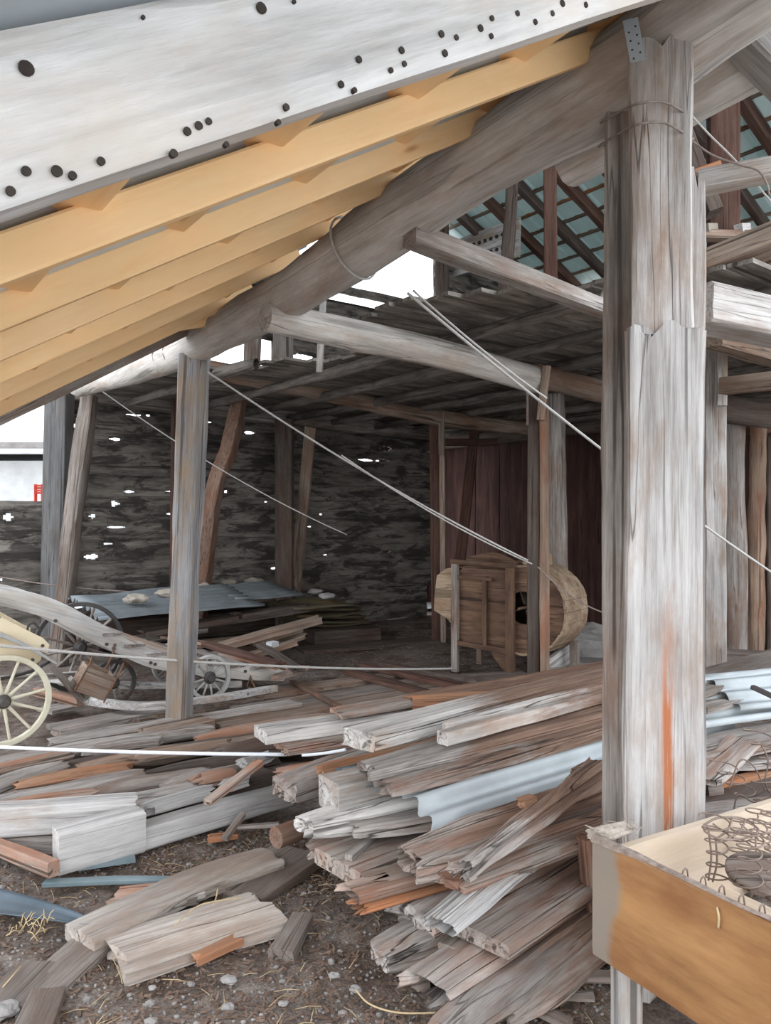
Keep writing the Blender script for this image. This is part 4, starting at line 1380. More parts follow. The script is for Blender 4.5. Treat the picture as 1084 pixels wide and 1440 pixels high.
for nm, off in (('side_beam', Vector((0, 0, 0))), ('side_beam', far)):
    sb = timber(nm, beam_pts(off), .07, .14, 'hewn_wood', root, sizes=[(.07, .12), (.07, .15), (.07, .15), (.07, .13), (.07, .12), (.07, .13), (.07, .1)], rough=.005, ridge=.003, seg=.06, k=4)
    if off.length < .1:
        for (px, py) in ((78, 873), (150, 906), (160, 912), (212, 932), (218, 934), (262, 940), (345, 944)):
            q = onA(px, py, CA - .04)
            bm = bmesh.new()
            bmesh.ops.create_cone(bm, cap_ends=True, segments=10, radius1=.014, radius2=.014, depth=.014)
            link('bolt', bm, 'dark_iron', sb, Matrix.Translation(q) @ A.to_track_quat('Z', 'Y').to_matrix().to_4x4())
bp = beam_pts(Vector((0, 0, 0)))
for i in range(8):
    f = (i + .7) / 8.4
    pts, _ = smooth_path(bp, 40)
    q = pts[int(14 + 25 * f)] + UP * .06
    timber('deck_board', [q - A * .08, q + A * .95], .17, .025, 'grey_wood', root, rough=.006, splint=.04)
# rims and axles
w1c = onA(293, 955, CA - .02)
w1c.z = .205
for off, in ((Vector((0, 0, 0)),), (far,)):
    wheel('wheel', w1c + off - A * .02, A, .2, .05, .03, 12, .055, .1, ('grey_paint', 'grey_paint', 'dark_iron'), root, spoke=.018)
w2c = w1c - B * .75
wheel('wheel', w2c + A * .3, A, .2, .05, .03, 12, .055, .1, ('dark_iron', 'grey_wood', 'dark_iron'), root, spoke=.018)
timber('axle', [w1c - A * .05, w1c + A * .9], .05, .05, 'dark_iron', root, rough=0)
timber('bolster', [w1c + UP * .08 - A * 0, w1c + UP * .08 + A * .85], .08, .08, 'grey_wood', root, rough=.004)
q = onA(352, 950, CA - .05)
link('hook', tube_mesh([Vector((0, 0, 0)), Vector((.02, -.01, -.06)), Vector((.05, -.02, -.12)), Vector((.02, -.02, -.15)), Vector((-.03, 0, -.1)), Vector((0, 0, -.02))], .008, 6, True, 20), 'rusty_iron', root, Matrix.Translation(q))
timber('swingletree', [q + Vector((-.02, -.04, -.13)), q + Vector((.16, -.05, -.2))], .05, .05, 'grey_wood', root, rough=.003)
q = onA(162, 905, CA - .05)
tube('chain', [q, q + Vector((-.02, -.02, -.1)), q + Vector((-.08, -.02, -.22)), q + Vector((-.16, -.02, -.38))], .01, 'rusty_iron', root, 6, 14)
# rubbish lying on the deck
for i, (a, b, z0_, z1_, w, mt, lb) in enumerate([
        ((165, 893), (250, 922), .52, .40, .14, 'brown_wood', 'brown board lying on the cart deck, furthest left'),
        ((200, 905), (290, 930), .44, .34, .2, 'dark_wood', 'dark board lying on the cart deck by the slim post'),
        ((290, 905), (395, 935), .36, .28, .14, 'red_wood', 'red-brown board on the cart deck above the front wheel'),
        ((310, 918), (400, 940), .30, .25, .1, 'rotten_wood', 'thin red lath on the cart deck near its tail'),
        ((365, 905), (425, 945), .34, .18, .1, 'dark_wood', 'dark timber propped on the cart tail'),
        ((385, 955), (428, 938), .14, .16, .1, 'rotten_wood', 'splintered red board end at the cart tail')]):
    TZ(lb, a, b, z0_, w, .04, mt, name='loose_board', cat='board', z1=z1_, rough=.012, splint=.08, group='loose boards on the cart deck')
TZ('small white scrap on the heap behind the cart tail', (378, 907), (388, 905), .34, .08, .06, 'plaster', name='scrap', cat='scrap', rough=.004)

# shafts lying on the floor
T('shaft', 'long pale shaft lying on the floor, nearer one passing behind the slim post', 'shaft', [onZ(118, 985, .09), onZ(200, 993, .09), onZ(290, 984, .08), onZ(388, 968, .06)], .06, .06, 'silver_wood', rough=.003)
T('shaft', 'long pale shaft lying on the floor, farther one under the cart', 'shaft', [onZ(58, 953, .16), onZ(160, 963, .14), onZ(250, 963, .12), onZ(340, 962, .1)], .06, .06, 'silver_wood', rough=.003)
# wooden box hanging at the cart
root = thing('wooden_box', 'small brown wooden box tilted beside the yellow wheel on the shafts', 'box', onZ(128, 982, .1))
c = P(131, 957, 6.1)
mw = Matrix.Translation(c) @ Matrix.Rotation(math.radians(35), 4, 'Z') @ Matrix.Rotation(math.radians(28), 4, Vector((.3, 1, 0)))
for nm, cc, ss in (('front_panel', (0, -.09, 0), (.24, .015, .2)), ('back_panel', (0, .09, 0), (.24, .015, .2)), ('side_panel', (-.1125, 0, 0), (.015, .165, .2)),
                   ('side_panel', (.1125, 0, 0), (.015, .165, .2)), ('bottom_panel', (0, 0, -.0925), (.21, .165, .015))):
    bm = bmesh.new()
    boxm(bm, cc, ss)
    bmesh.ops.bevel(bm, geom=bm.edges[:], offset=.003, segments=1, affect='EDGES')
    link(nm, bm, 'brown_wood', root, mw.copy())
for s in (-1, 1):
    tube('iron_strap', [mw @ Vector((s * .125, -.1, -.11)), mw @ Vector((s * .125, -.1, .12)), mw @ Vector((s * .13, -.06, .22))], .007, 'rusty_iron', root)
# frame members between gig and box
T('cart_brace', 'grey wooden brace slanting from the yellow carriage to the shafts', 'brace', [P(72, 936, 5.8), P(114, 984, 6.1)], .05, .05, 'grey_wood', rough=.004, up=-A)
T('cart_brace', 'second slanting brace beside the wooden box', 'brace', [P(98, 955, 6.0), P(122, 982, 6.15)], .045, .045, 'grey_wood', rough=.004, up=-A)
T('ladder_rail', 'reddish wooden rail of a small ladder lying by the yellow wheel', 'rail', [onZ(50, 972, .14), onZ(112, 988, .1)], .06, .07, 'rotten_wood', rough=.005)
lr = T('crate_base', 'low slatted crate base on the floor right of the yellow wheel', 'crate', [onZ(62, 1000, .06), onZ(106, 990, .06)], .22, .03, 'grey_wood', rough=.004)
for i in range(4):
    q = onZ(66 + i * 11, 1003 - i * 2, .0)
    timber('slat', [q, q + UP * .09], .02, .05, 'dark_wood', lr, rough=.002, up=-A)

# ------------------------------------------------------------------ cream carriage at the left edge
root = thing('carriage', 'cream painted carriage with large spoked wheels cut off by the left edge', 'carriage', onA(5, 1048, 4.35))
wc = onA(4, 986, 4.30)
R1 = wc.z - 0.0
wheel('wheel', wc, A, R1, .04, .035, 12, .05, .16, ('cream_wheel', 'cream_wheel', 'dark_iron'), root, spoke=.02)
w2 = onA(112, 935, 5.75)
w2.z = .42
wheel('wheel', w2, A, .42, .04, .035, 12, .06, .16, ('dark_iron', 'grey_wood', 'dark_iron'), root, spoke=.022)


def panel(nm, px, dA, t, mat):
    pts = [onA(x, y, dA) for x, y in px]
    c = pts[0]
    mw = frame(c, c + B, UP)
    # local x = B, local z = up, local y = A
    out = [((p - c).dot(B), (p - c).z) for p in pts]
    return prism(nm, out, t, mat, mw, root, .006)


panel('upper_panel', [(-90, 818), (-90, 868), (66, 919), (69, 906), (60, 897), (-10, 862)], 4.42, .05, 'cream_paint')
panel('lower_panel', [(-90, 872), (-90, 902), (46, 936), (57, 928), (58, 918), (-4, 893)], 4.48, .05, 'cream_paint')
panel('rear_panel', [(-90, 805), (-90, 850), (40, 893), (43, 883), (30, 877), (-4, 858)], 4.95, .05, 'cream_paint')
panel('mudguard', [(-60, 884), (0, 888), (40, 906), (76, 930), (74, 932), (40, 913), (0, 895), (-60, 891)], 4.40, .22, 'grey_paint')
timber('seat_board', [onA(-60, 850, 4.45), onA(-60, 850, 4.45) + A * .6], .5, .03, 'cream_paint', root, rough=0)
timber('axle', [wc - A * .05, wc + A * .9], .04, .04, 'dark_iron', root, rough=0)
timber('perch', [onA(-60, 960, 4.9), onA(112, 948, 5.2)], .06, .05, 'grey_wood', root, rough=.002)
tube('spring', [onA(-60, 945, 4.6), onA(-10, 955, 4.6), onA(40, 945, 4.7), onA(70, 930, 4.8)], .014, 'dark_iron', root, 6, 16)
tube('lamp_bracket', [onA(38, 895, 4.5), onA(40, 880, 4.5), onA(48, 876, 4.5), onA(58, 888, 4.5)], .009, 'dark_iron', root, 6, 14)
for (px, py) in ((60, 908), (46, 928), (-2, 868)):
    bm = bmesh.new()
    bmesh.ops.create_cone(bm, cap_ends=True, segments=10, radius1=.012, radius2=.012, depth=.012)
    link('bolt', bm, 'dark_iron', root, Matrix.Translation(onA(px, py, 4.39)) @ A.to_track_quat('Z', 'Y').to_matrix().to_4x4())

# ------------------------------------------------------------------ winnowing machine
Wl = Vector((.8, -.6, 0))
Wn = Vector((.6, .8, 0))
W0 = onZ(640, 943, 0)
root = thing('winnowing_machine', 'old wooden winnowing machine with round fan drum, legs and planked sides', 'winnowing machine', W0)
MWm = Matrix((Wl, Wn, UP)).transposed().to_4x4()
MWm.translation = W0
TH = .52
cx, cz, cr = .80, .70, .44


def side_outline():
    out = [(0.0, .30), (.0, 1.10), (.25, 1.13), (cx - .25, 1.14)]
    for i in range(25):
        a = math.radians(112 - i * (112 + 112) / 24)
        out.append((cx + cr * math.cos(a), cz + cr * math.sin(a)))
    out.append((cx - .22, .30))
    return out


def side_ring(y, t):
    """planked side with the round air opening cut through it"""
    bm = bmesh.new()
    hole_r = .165
    outl = side_outline()
    n = 48
    inner, outer = [], []
    for i in range(n):
        a = 2 * math.pi * i / n
        d = Vector((math.cos(a), math.sin(a)))
        best = None
        for j in range(len(outl)):
            p, q = Vector(outl[j]) - Vector((cx, cz)), Vector(outl[(j + 1) % len(outl)]) - Vector((cx, cz))
            e = q - p
            den = d.x * e.y - d.y * e.x
            if abs(den) < 1e-9:
                continue
            t_ = (p.x * e.y - p.y * e.x) / den
            s_ = (p.x * d.y - p.y * d.x) / den
            if t_ > 0 and -1e-6 <= s_ <= 1 + 1e-6:
                best = t_ if best is None else max(best, t_)
        inner.append((cx - .02 + hole_r * d.x, cz + .02 + hole_r * d.y))
        outer.append((cx + best * d.x, cz + best * d.y))
    rings = []
    for yy in (y, y + t):
        rings.append(([bm.verts.new((a, yy, b)) for a, b in inner], [bm.verts.new((a, yy, b)) for a, b in outer]))
    (i0, o0), (i1, o1) = rings
    for k in range(n):
        l = (k + 1) % n
        bm.faces.new((i0[k], i0[l], o0[l], o0[k]))
        bm.faces.new((i1[k], o1[k], o1[l], i1[l]))
        bm.faces.new((i0[k], i1[k], i1[l], i0[l]))
        bm.faces.new((o0[k], o0[l], o1[l], o1[k]))
    bmesh.ops.recalc_face_normals(bm, faces=bm.faces)
    return bm


link('side_panel', side_ring(.03, .022), 'winnower_wood', root, MWm.copy())
link('side_panel', side_ring(TH - .03, .022), 'winnower_wood', root, MWm.copy())
# curved staves round the drum
bm = bmesh.new()
N = 15
a0, a1 = math.radians(104), math.radians(-118)
for k in range(N):
    b0, b1 = a0 + (a1 - a0) * k / N, a0 + (a1 - a0) * (k + .975) / N
    jr = .004 * ((k * 7) % 3 - 1)
    vs = []
    for rad in (cr - .004 + jr, cr + .018 + jr):
        for an in (b0, (b0 + b1) / 2, b1):
            for y in (.0, TH + .02):
                vs.append(bm.verts.new((cx + rad * math.cos(an), y, cz + rad * math.sin(an))))
    for s in (0, 6):
        for i in (0, 2):
            bm.faces.new((vs[s + i], vs[s + i + 1], vs[s + i + 3], vs[s + i + 2]))
    for (i, j) in ((0, 1), (4, 5)):
        bm.faces.new((vs[i], vs[j], vs[j + 6], vs[i + 6]))
    for y in (0, 1):
        bm.faces.new((vs[y], vs[2 + y], vs[8 + y], vs[6 + y]))
        bm.faces.new((vs[2 + y], vs[4 + y], vs[10 + y], vs[8 + y]))
bmesh.ops.recalc_face_normals(bm, faces=bm.faces)
link('fan_drum', bm, 'drum_wood', root, MWm.copy())


def wbox(nm, c, s, mat='winnower_wood', bev=.004, parent=None):
    bm = bmesh.new()
    boxm(bm, c, s)
    bmesh.ops.bevel(bm, geom=bm.edges[:], offset=bev, segments=1, affect='EDGES')
    return link(nm, bm, mat, parent or root, MWm.copy())


def wbar(nm, p, q, w, h, mat, **kw):
    return timber(nm, [MWm @ Vector(p), MWm @ Vector(q)], w, h, mat, root, up=-Wn, **kw)


for (x, y, zt) in ((.0, -.0, 1.17), (.0, TH, 1.17)):
    wbar('leg', (x, y, -.01), (x, y, zt), .07, .05, 'grey_wood', rough=.003)
for (x, y, zt) in ((.66, -.01, 1.12), (.66, TH + .01, 1.12)):
    wbar('leg', (x, y, -.01), (x, y, zt), .09, .05, 'winnower_wood', rough=.003)
wbar('leg', (1.12, TH, -.01), (1.12, TH, .36), .09, .06, 'grey_wood', rough=.003)
wbar('upright_slat', (.36, -.005, .28), (.36, -.005, 1.02), .045, .03, 'winnower_wood', rough=.002)
wbar('top_rail', (-.05, 0, 1.16), (.72, 0, 1.14), .045, .05, 'winnower_wood', rough=.003)
wbar('top_rail', (-.05, TH, 1.16), (.72, TH, 1.14), .045, .05, 'winnower_wood', rough=.003)
wbar('side_rail', (.0, -.005, 1.0), (.45, -.005, .99), .035, .03, 'winnower_wood', rough=.002)
wbar('bottom_rail', (.0, -.005, .30), (.66, -.005, .27), .05, .03, 'winnower_wood', rough=.003)
wbox('hopper_board', (.35, TH / 2, 1.10), (.7, TH - .06, .02))
wbox('end_board', (.03, TH / 2, .7), (.02, TH - .06, .78))
wbox('floor_board', (.35, TH / 2, .31), (.66, TH - .06, .02))
timber('hopper_lip', [MWm @ Vector((.12, .05, 1.18)), MWm @ Vector((.45, .05, 1.24)), MWm @ Vector((.7, .05, 1.15))], .03, .06, 'winnower_wood', root, up=UP, rough=.004)
prism('outlet_board', [(-.27, .78), (-.24, 1.0), (-.12, 1.08), (-.02, 1.1), (-.02, .46), (-.12, .55), (-.28, .62)], .025, 'drum_wood', MWm @ Matrix.Translation((0, .02, 0)), root)
prism('outlet_board', [(-.27, .78), (-.24, 1.0), (-.12, 1.08), (-.02, 1.1), (-.02, .46), (-.12, .55), (-.28, .62)], .025, 'winnower_wood', MWm @ Matrix.Translation((0, TH - .03, 0)), root)
prism('skirt_board', [(.40, .30), (.66, .30), (.66, .02), (.60, .05), (.47, .19)], .02, 'winnower_wood', MWm @ Matrix.Translation((0, 0.0, 0)), root)
tube('crank_shaft', [MWm @ Vector((cx - .02, -.06, cz + .02)), MWm @ Vector((cx - .02, TH + .06, cz + .02))], .014, 'rusty_iron', root, 8)
for k in range(4):
    a = math.radians(20 + 90 * k)
    p, q = Vector((cx - .02 + .03 * math.cos(a), 0, cz + .02 + .03 * math.sin(a))), Vector((cx - .02 + .36 * math.cos(a), 0, cz + .02 + .36 * math.sin(a)))
    timber('fan_blade', [MWm @ (p + Vector((0, TH / 2, 0))), MWm @ (q + Vector((0, TH / 2, 0)))], TH - .16, .015, 'dark_wood', root, up=None if abs(math.sin(a)) < .8 else Wl, rough=0)
wbar('handle_block', (1.02, .12, 1.16), (1.02, .12, 1.27), .06, .05, 'drum_wood', rough=.004)
wbar('handle_bar', (.75, .1, 1.17), (1.02, .1, 1.17), .03, .04, 'drum_wood', rough=.003)
TZ('white board leaning under the winnowing drum', (764, 945), (800, 918), .06, .06, .2, 'silver_wood', name='board', z1=.2, rough=.006)
T('stone_block', 'pale split block under the winnowing drum by the split post', 'block', [onZ(752, 956, .08), onZ(800, 950, .08)], .2, .14, 'grey_wood', rough=.02)

# ------------------------------------------------------------------ old bed frame with springs
root = thing('bed_frame', 'old varnished wooden bed frame with bare coil springs at the lower right', 'bed', P(868, 1440, 2.25))
c0 = P(838, 1258, 2.27)          # left corner, mid height
zt, zb = c0.z + .172, c0.z - .172
dx = Vector((.51, -.86, 0)).normalized()
c0f = Vector((c0.x, c0.y, 0))
ny = UP.cross(dx)
MB = Matrix((dx, ny, UP)).transposed().to_4x4()
MB.translation = c0f
Lb, Wb = 1.3, 1.25


def bboard(nm, x0, x1, y, th, z0_, z1_, mat, up=None, along='x', rough=.002, parent=None, **kw):
    if along == 'x':
        p, q = MB @ Vector((x0, y, (z0_ + z1_) / 2)), MB @ Vector((x1, y, (z0_ + z1_) / 2))
        return timber(nm, [p, q], th, z1_ - z0_, mat, parent or root, rough=rough, ridge=.001, **kw)
    p, q = MB @ Vector((y, x0, (z0_ + z1_) / 2)), MB @ Vector((y, x1, (z0_ + z1_) / 2))
    return timber(nm, [p, q], th, z1_ - z0_, mat, parent or root, rough=rough, ridge=.001, **kw)


bboard('front_board', 0, Lb, 0, .03, zb, zt, 'varnished_wood', k=6)
bboard('end_board', .0, Wb, .015, .03, zb + .02, zt - .045, 'bare_wood', along='y', k=5)
bboard('back_board', 0, Lb, Wb, .03, zb + .05, zt - .005, 'bare_wood', k=5)
bboard('corner_block', .03, .09, .05, .07, zb + .02, zt - .03, 'bare_wood', along='x')
bboard('inner_rail', .02, Lb, .03, .03, zb + .06, zt - .06, 'bare_wood')
for k_ in range(6):
    bboard('base_slat', .02, Lb, .14 + .19 * k_, .12, zb + .04, zb + .06, 'bare_wood' if k_ % 2 == 0 else 'brown_wood')
plain('dark_lint', (.17, .13, .105), (.34, .28, .24), 40, 1, .5)
# worn fabric edge
for (x0, x1, y, al, sd) in ((0, Lb, -.002, 'x', 1),):
    pts = [MB @ Vector((x, y + .006 * noise.noise(Vector((x * 20, 0, 0))), zt + .002 + .004 * noise.noise(Vector((x * 30, 5, 0))))) for x in [i * .05 for i in range(int(Lb / .05) + 1)]]
    timber('webbing_edge', pts, .026, .010, 'dark_lint', root, rough=.014, ridge=.004, seg=.02, k=3, maxseg=80)
pts = [MB @ Vector((.0, y, zt - .004)) for y in (0, .06, .12)]
timber('torn_padding', pts, .05, .018, 'lint', root, rough=.02, ridge=.012, seg=.006, k=7)
for k_ in range(14):
    q = MB @ Vector((R.uniform(-.01, .05), R.uniform(.0, .16), zt + .004))
    tube('torn_thread', [q, q + Vector((R.uniform(-.02, .02), R.uniform(-.02, .02), .012)), q + Vector((R.uniform(-.04, .04), R.uniform(-.03, .03), R.uniform(-.01, .02)))], .0022, 'lint', root, 5, 6)
# legs
lg = timber('leg', [MB @ Vector((.06, .06, -.03)), MB @ Vector((.06, .06, zb + .02))], .085, .075, 'silver_wood', root, up=V0, rough=.002)
timber('leg', [MB @ Vector((.06, Wb - .06, -.03)), MB @ Vector((.06, Wb - .06, zb + .02))], .085, .075, 'silver_wood', root, up=V0, rough=.002)
for (x, z) in ((.42, zt - .02), (.6, zt - .03), (.7, zt - .01)):
    tube('torn_thread', [MB @ Vector((x, -.02, z)), MB @ Vector((x + .008, -.024, z - .02)), MB @ Vector((x + .004, -.02, z - .05))], .003, 'straw', root, 5, 8)


def coil(px, py, d, r0, r1, h, turns, tilt=(0, 0), parent=root, name='coil_spring', seed=0):
    p = P(px, py, d)
    pts = []
    n = int(turns * 22)
    rr = random.Random(seed)
    for i in range(n + 1):
        t = i / n
        rad = r0 + (r1 - r0) * (abs(t - .45) / .55) ** 1.4
        an = 2 * math.pi * turns * t + seed
        pts.append(p + Vector((rad * math.cos(an) + tilt[0] * t * h, rad * math.sin(an) + tilt[1] * t * h, h * t)))
    return tube(name, pts, .0026, 'spring_wire', parent, 6)


SPR = [(1012, 1242, 2.30, .030, .045, .19, 5.5), (1052, 1250, 2.15, .030, .045, .17, 5), (1070, 1215, 2.45, .032, .045, .18, 5.5), (1040, 1210, 2.5, .03, .045, .15, 4.5), (1100, 1262, 2.0, .032, .046, .18, 5.5),
       (1100, 1225, 2.25, .032, .046, .18, 5)]
for i, s in enumerate(SPR):
    coil(*s, tilt=(R.uniform(-.15, .15), R.uniform(-.15, .15)), seed=i)
# border wires
tops = [P(990, 1160, 2.36), P(1010, 1150, 2.4), P(1040, 1152, 2.45), P(1066, 1166, 2.4), P(1050, 1178, 2.3), P(1015, 1180, 2.27), P(992, 1170, 2.32), P(990, 1160, 2.36)]
tube('border_wire', tops, .0035, 'spring_wire', root, 6, 50)
for i, (a, b) in enumerate([((992, 1164), (1064, 1172)), ((1002, 1158), (1036, 1182)), ((1030, 1150), (1006, 1180)), ((1048, 1154), (1022, 1180)), ((1006, 1178), (1002, 1240)), ((1062, 1172), (1056, 1262)), ((996, 1166), (996, 1238)), ((1040, 1158), (1066, 1180))]):
    tube('cross_wire', [P(*a, 2.36), P((a[0] + b[0]) / 2 + 4, (a[1] + b[1]) / 2 + 3, 2.34), P(*b, 2.3)], .003, 'spring_wire', root, 6, 10)
for i in range(9):
    q = MB @ Vector((.28 + i * .055, .03, zt - .03))
    tube('wire_clip', [q, q + Vector((0, 0, .03)), q + Vector((.012, .004, .036)), q + Vector((.018, .006, .0))], .0024, 'spring_wire', root, 5, 10)
# loose tangle of springs behind the bed
root2 = thing('spring_tangle', 'tangle of loose rusty springs on the boards behind the bed frame', 'springs', P(1055, 1150, 2.9))
for i, (px, py, d, r, h, tl_) in enumerate([(1072, 1108, 2.9, .05, .2, (.6, .1)), (1052, 1120, 3.0, .05, .12, (-.8, .2)), (1078, 1148, 2.8, .045, .14, (.9, .0)), (1046, 1150, 2.9, .045, .1, (1.4, .2)), (1090, 1080, 2.9, .05, .16, (-.5, 0))]):
    coil(px, py, d, r * .8, r, h, 3.0, tl_, root2, seed=20 + i)
for i, pts in enumerate([[(1025, 1110), (1040, 1070), (1060, 1078), (1075, 1110)], [(1030, 1150), (1038, 1118), (1060, 1128), (1086, 1120)], [(1070, 1046), (1080, 1070), (1076, 1100), (1090, 1130)]]):
    tube('loose_wire', [P(x, y, 2.9) for x, y in pts], .003, 'spring_wire', root2, 6, 24)
# round tin lid in the frame
bm = bmesh.new()
bmesh.ops.create_cone(bm, cap_ends=True, segments=32, radius1=.11, radius2=.11, depth=.02)
bmesh.ops.bevel(bm, geom=[e for e in bm.edges], offset=.004, segments=1, affect='EDGES')
tag(link('tin_lid', bm, 'dirt_wood', None, Matrix.Translation(P(1078, 1230, 2.2)) @ Matrix.Rotation(.12, 4, 'X')), 'round brown lid lying in the bed frame among the springs', 'lid')

# ------------------------------------------------------------------ ropes and wires
def rope(label, p0, p1, drop, r, mat='rope', name='rope', n=30):
    return tag(tube(name, sag(p0, p1, drop, n), r, mat), label, name)


ra, rb = P(573, 412, 4.1), P(1100, 815, 5.6)
rope('long pale rope running down from the bright gable opening behind the big post', ra, rb, .05, .008)
rope('twin strand of the long pale rope, tied beside its upper end', ra + Vector((.03, .02, .02)), ra.lerp(rb, .3) + Vector((0, -.02, 0)), .02, .006)
rope('pale rope from the slim grey post down to the winnowing machine', P(292, 523, 5.95), P(742, 788, 6.35), .06, .008)
rope('second strand of the rope reaching the winnowing machine', P(480, 640, 6.05), P(748, 793, 6.37), .05, .006)
rope('thin dark cord carrying on from the split post past the drum', P(756, 797, 6.3), P(850, 862, 6.3), .05, .006, 'wire', 'cord')
rope('faint thin cord across the back wall left of the slim post', P(142, 549, 8.6), P(488, 752, 9.2), .1, .007, 'rope', 'cord')
rope('grey rope strung low from the yellow carriage to the machine leg', P(-30, 905, 5.1), P(640, 940, 7.9), .06, .011)
rope('thick white rope stretched across the left pile', P(-30, 1049, 4.4), P(402, 1061, 4.3), .01, .011, 'white_rope')
rope('short white rope end emerging right of the pale plank', P(425, 1062, 4.2), P(486, 1054, 4.1), .005, .009, 'white_rope')
rope('thin dark wire in front of the corner post', P(-20, 808, 8.3), P(215, 833, 9.0), .04, .008, 'wire', 'wire')
# rope loop round the log
lp = []
ctr, axv = onB(498, 349, 0), (LOG[5] - LOG[4]).normalized()
ux = axv.cross(UP).normalized()
uz = ux.cross(axv)
for i in range(41):
    an = 2 * math.pi * i / 40
    lp.append(ctr + (ux * math.cos(an) + uz * math.sin(an)) * .185 + axv * (.05 * math.sin(an + 1)))
tag(tube('rope_loop', lp, .007, 'rope'), 'single pale rope loop round the eaves log', 'rope')
for k, (px, py) in enumerate([(250, 497), (265, 490), (235, 502)]):
    ctr = onB(px, py, 0)
    lp = [ctr + (ux * math.cos(2 * math.pi * i / 30) + uz * math.sin(2 * math.pi * i / 30)) * .128 for i in range(31)]
    tag(tube('wire_loop', lp, .006, 'wire'), ['dark wire loop round the eaves log left of the slim post, middle of three', 'dark wire loop round the eaves log nearest the slim post', 'dark wire loop round the eaves log furthest from the slim post'][k], 'wire')
# wire round the big post
for k, (yl, yr) in enumerate([((158, 143, 172), 0), ((188, 172, 196), 0)]):
    pts = [P(846, yl[0] + 14, 2.92), P(866, yl[0] + 2, 2.84), P(893, yl[1] + 4, 2.62), P(930, yl[1], 2.615), P(960, yl[1] + 14, 2.63), P(974, yl[2], 2.72), P(965, yl[2] - 8, 3.12), P(900, yl[2] - 6, 3.16), P(846, yl[0] + 18, 3.1), P(846, yl[0] + 14, 2.92)]
    tag(tube('wire_loop', pts, .004, 'wire', None, 6, 60), ['thin wire loop round the head of the big post, upper of two', 'thin wire loop round the head of the big post, lower of two'][k], 'wire')
tag(tube('wire', [P(968, 158, 2.9), P(1000, 192, 2.95), P(1034, 226, 3.0), P(1090, 290, 3.1)], .004, 'rope', None, 6, 24), 'pale twisted wire from the big post head down to the right edge', 'wire')
tag(tube('wire', [P(970, 196, 2.9), P(1002, 218, 2.92), P(1040, 232, 2.88), P(1066, 240, 2.85), P(1078, 258, 2.84), P(1082, 275, 2.84)], .004, 'wire', None, 6, 30), 'dark wire looped from the big post over the short white pole', 'wire')

# ------------------------------------------------------------------ debris
def scatter(name, n, mat, fn, seed):
    rr = random.Random(seed)
    bm = bmesh.new()
    for _ in range(n):
        fn(bm, rr)
    o = link(name, bm, mat)
    o['kind'] = 'stuff'
    return o


def spot(rr):
    while True:
        py = rr.uniform(1195, 1450)
        px = rr.uniform(-40, 900)
        if rr.random() < .35:
            py = rr.uniform(1150, 1250)
            px = rr.uniform(200, 480)
        q = onZ(px, py, 0)
        q.z = ground_h(q.x, q.y)
        return q


def chip(bm, rr):
    q = spot(rr)
    l, w = rr.uniform(.008, .04), rr.uniform(.003, .012)
    m = Matrix.Translation(q + UP * rr.uniform(.0, .008)) @ Matrix.Rotation(rr.uniform(0, 6.28), 4, 'Z') @ Matrix.Rotation(rr.uniform(-.4, .4), 4, 'Y')
    boxm(bm, (0, 0, 0), (l, w, .003), m)


def pebble(bm, rr):
    q = spot(rr)
    s = rr.uniform(.003, .008) * (2.4 if rr.random() < .03 else 1)
    m = Matrix.Translation(q + UP * s * .3) @ Matrix.Rotation(rr.uniform(0, 6.28), 4, 'Z') @ Matrix.Diagonal((s * rr.uniform(.8, 1.5), s, s * rr.uniform(.5, .9), 1))
    bmesh.ops.create_icosphere(bm, subdivisions=1, radius=1, matrix=m)


def straw(bm, rr):
    q = spot(rr) + UP * .008
    l = rr.uniform(.03, .11)
    a = rr.uniform(0, 6.28)
    d = Vector((math.cos(a), math.sin(a), rr.uniform(-.05, .15))) * l
    tube_mesh([q, q + d * .5 + UP * .006, q + d], .0013, 4, True, None, bm)


scatter('wood_chips', 5200, 'chips', chip, 1)['label'] = 'brown wood chips and bark crumbs over the dirt'
scatter('gravel', 2600, 'gravel', pebble, 2)['label'] = 'grey gravel over the dirt'
scatter('straw', 260, 'straw', straw, 3)['label'] = 'loose straw stalks over the dirt'
for i, (px, py, s, lb) in enumerate([(322, 1382, .028, 'pale grey stone lying before the broad slab'), (320, 1420, .022, 'small pale triangular stone near the bottom edge'), (214, 1393, .014, 'small white pebble below the broad slab'),
                                     (398, 1415, .016, 'grey pebble near the middle bottom edge'), (5, 1425, .05, 'grey stone cut by the bottom left corner'), (470, 1375, .02, 'brown clod beside the fluted log'), (500, 1395, .022, 'brown clod below the fluted log')]):
    q = onZ(px, py, 0)
    rock('stone', q + UP * .01, (s, s * .8, s * .45), 'stone', 40 + i, lb)
tag(tube('bent_twig', [onZ(500, 1392, .03), onZ(520, 1412, .03), onZ(560, 1424, .03), onZ(620, 1424, .03)], .003, 'straw', None, 6, 20), 'curved yellow twig on the dirt at the pile foot', 'twig')
tag(tube('bent_twig', [onZ(245, 1302, .09), onZ(275, 1276, .1), onZ(300, 1268, .1), onZ(340, 1262, .08)], .0028, 'straw', None, 6, 20), 'thin pale twig lying across the two slabs', 'twig')
tag(tube('bent_twig', [onZ(306, 1250, .09), onZ(304, 1262, .09), onZ(300, 1272, .09)], .0028, 'straw', None, 6, 10), 'short straw bent over the curved grey plank', 'twig')
tag(tube('bent_twig', [onZ(4, 1388, .02), onZ(30, 1358, .03)], .0025, 'straw', None, 6), 'straight pale straw at the lower left', 'twig')
bm = bmesh.new()
rr = random.Random(4)
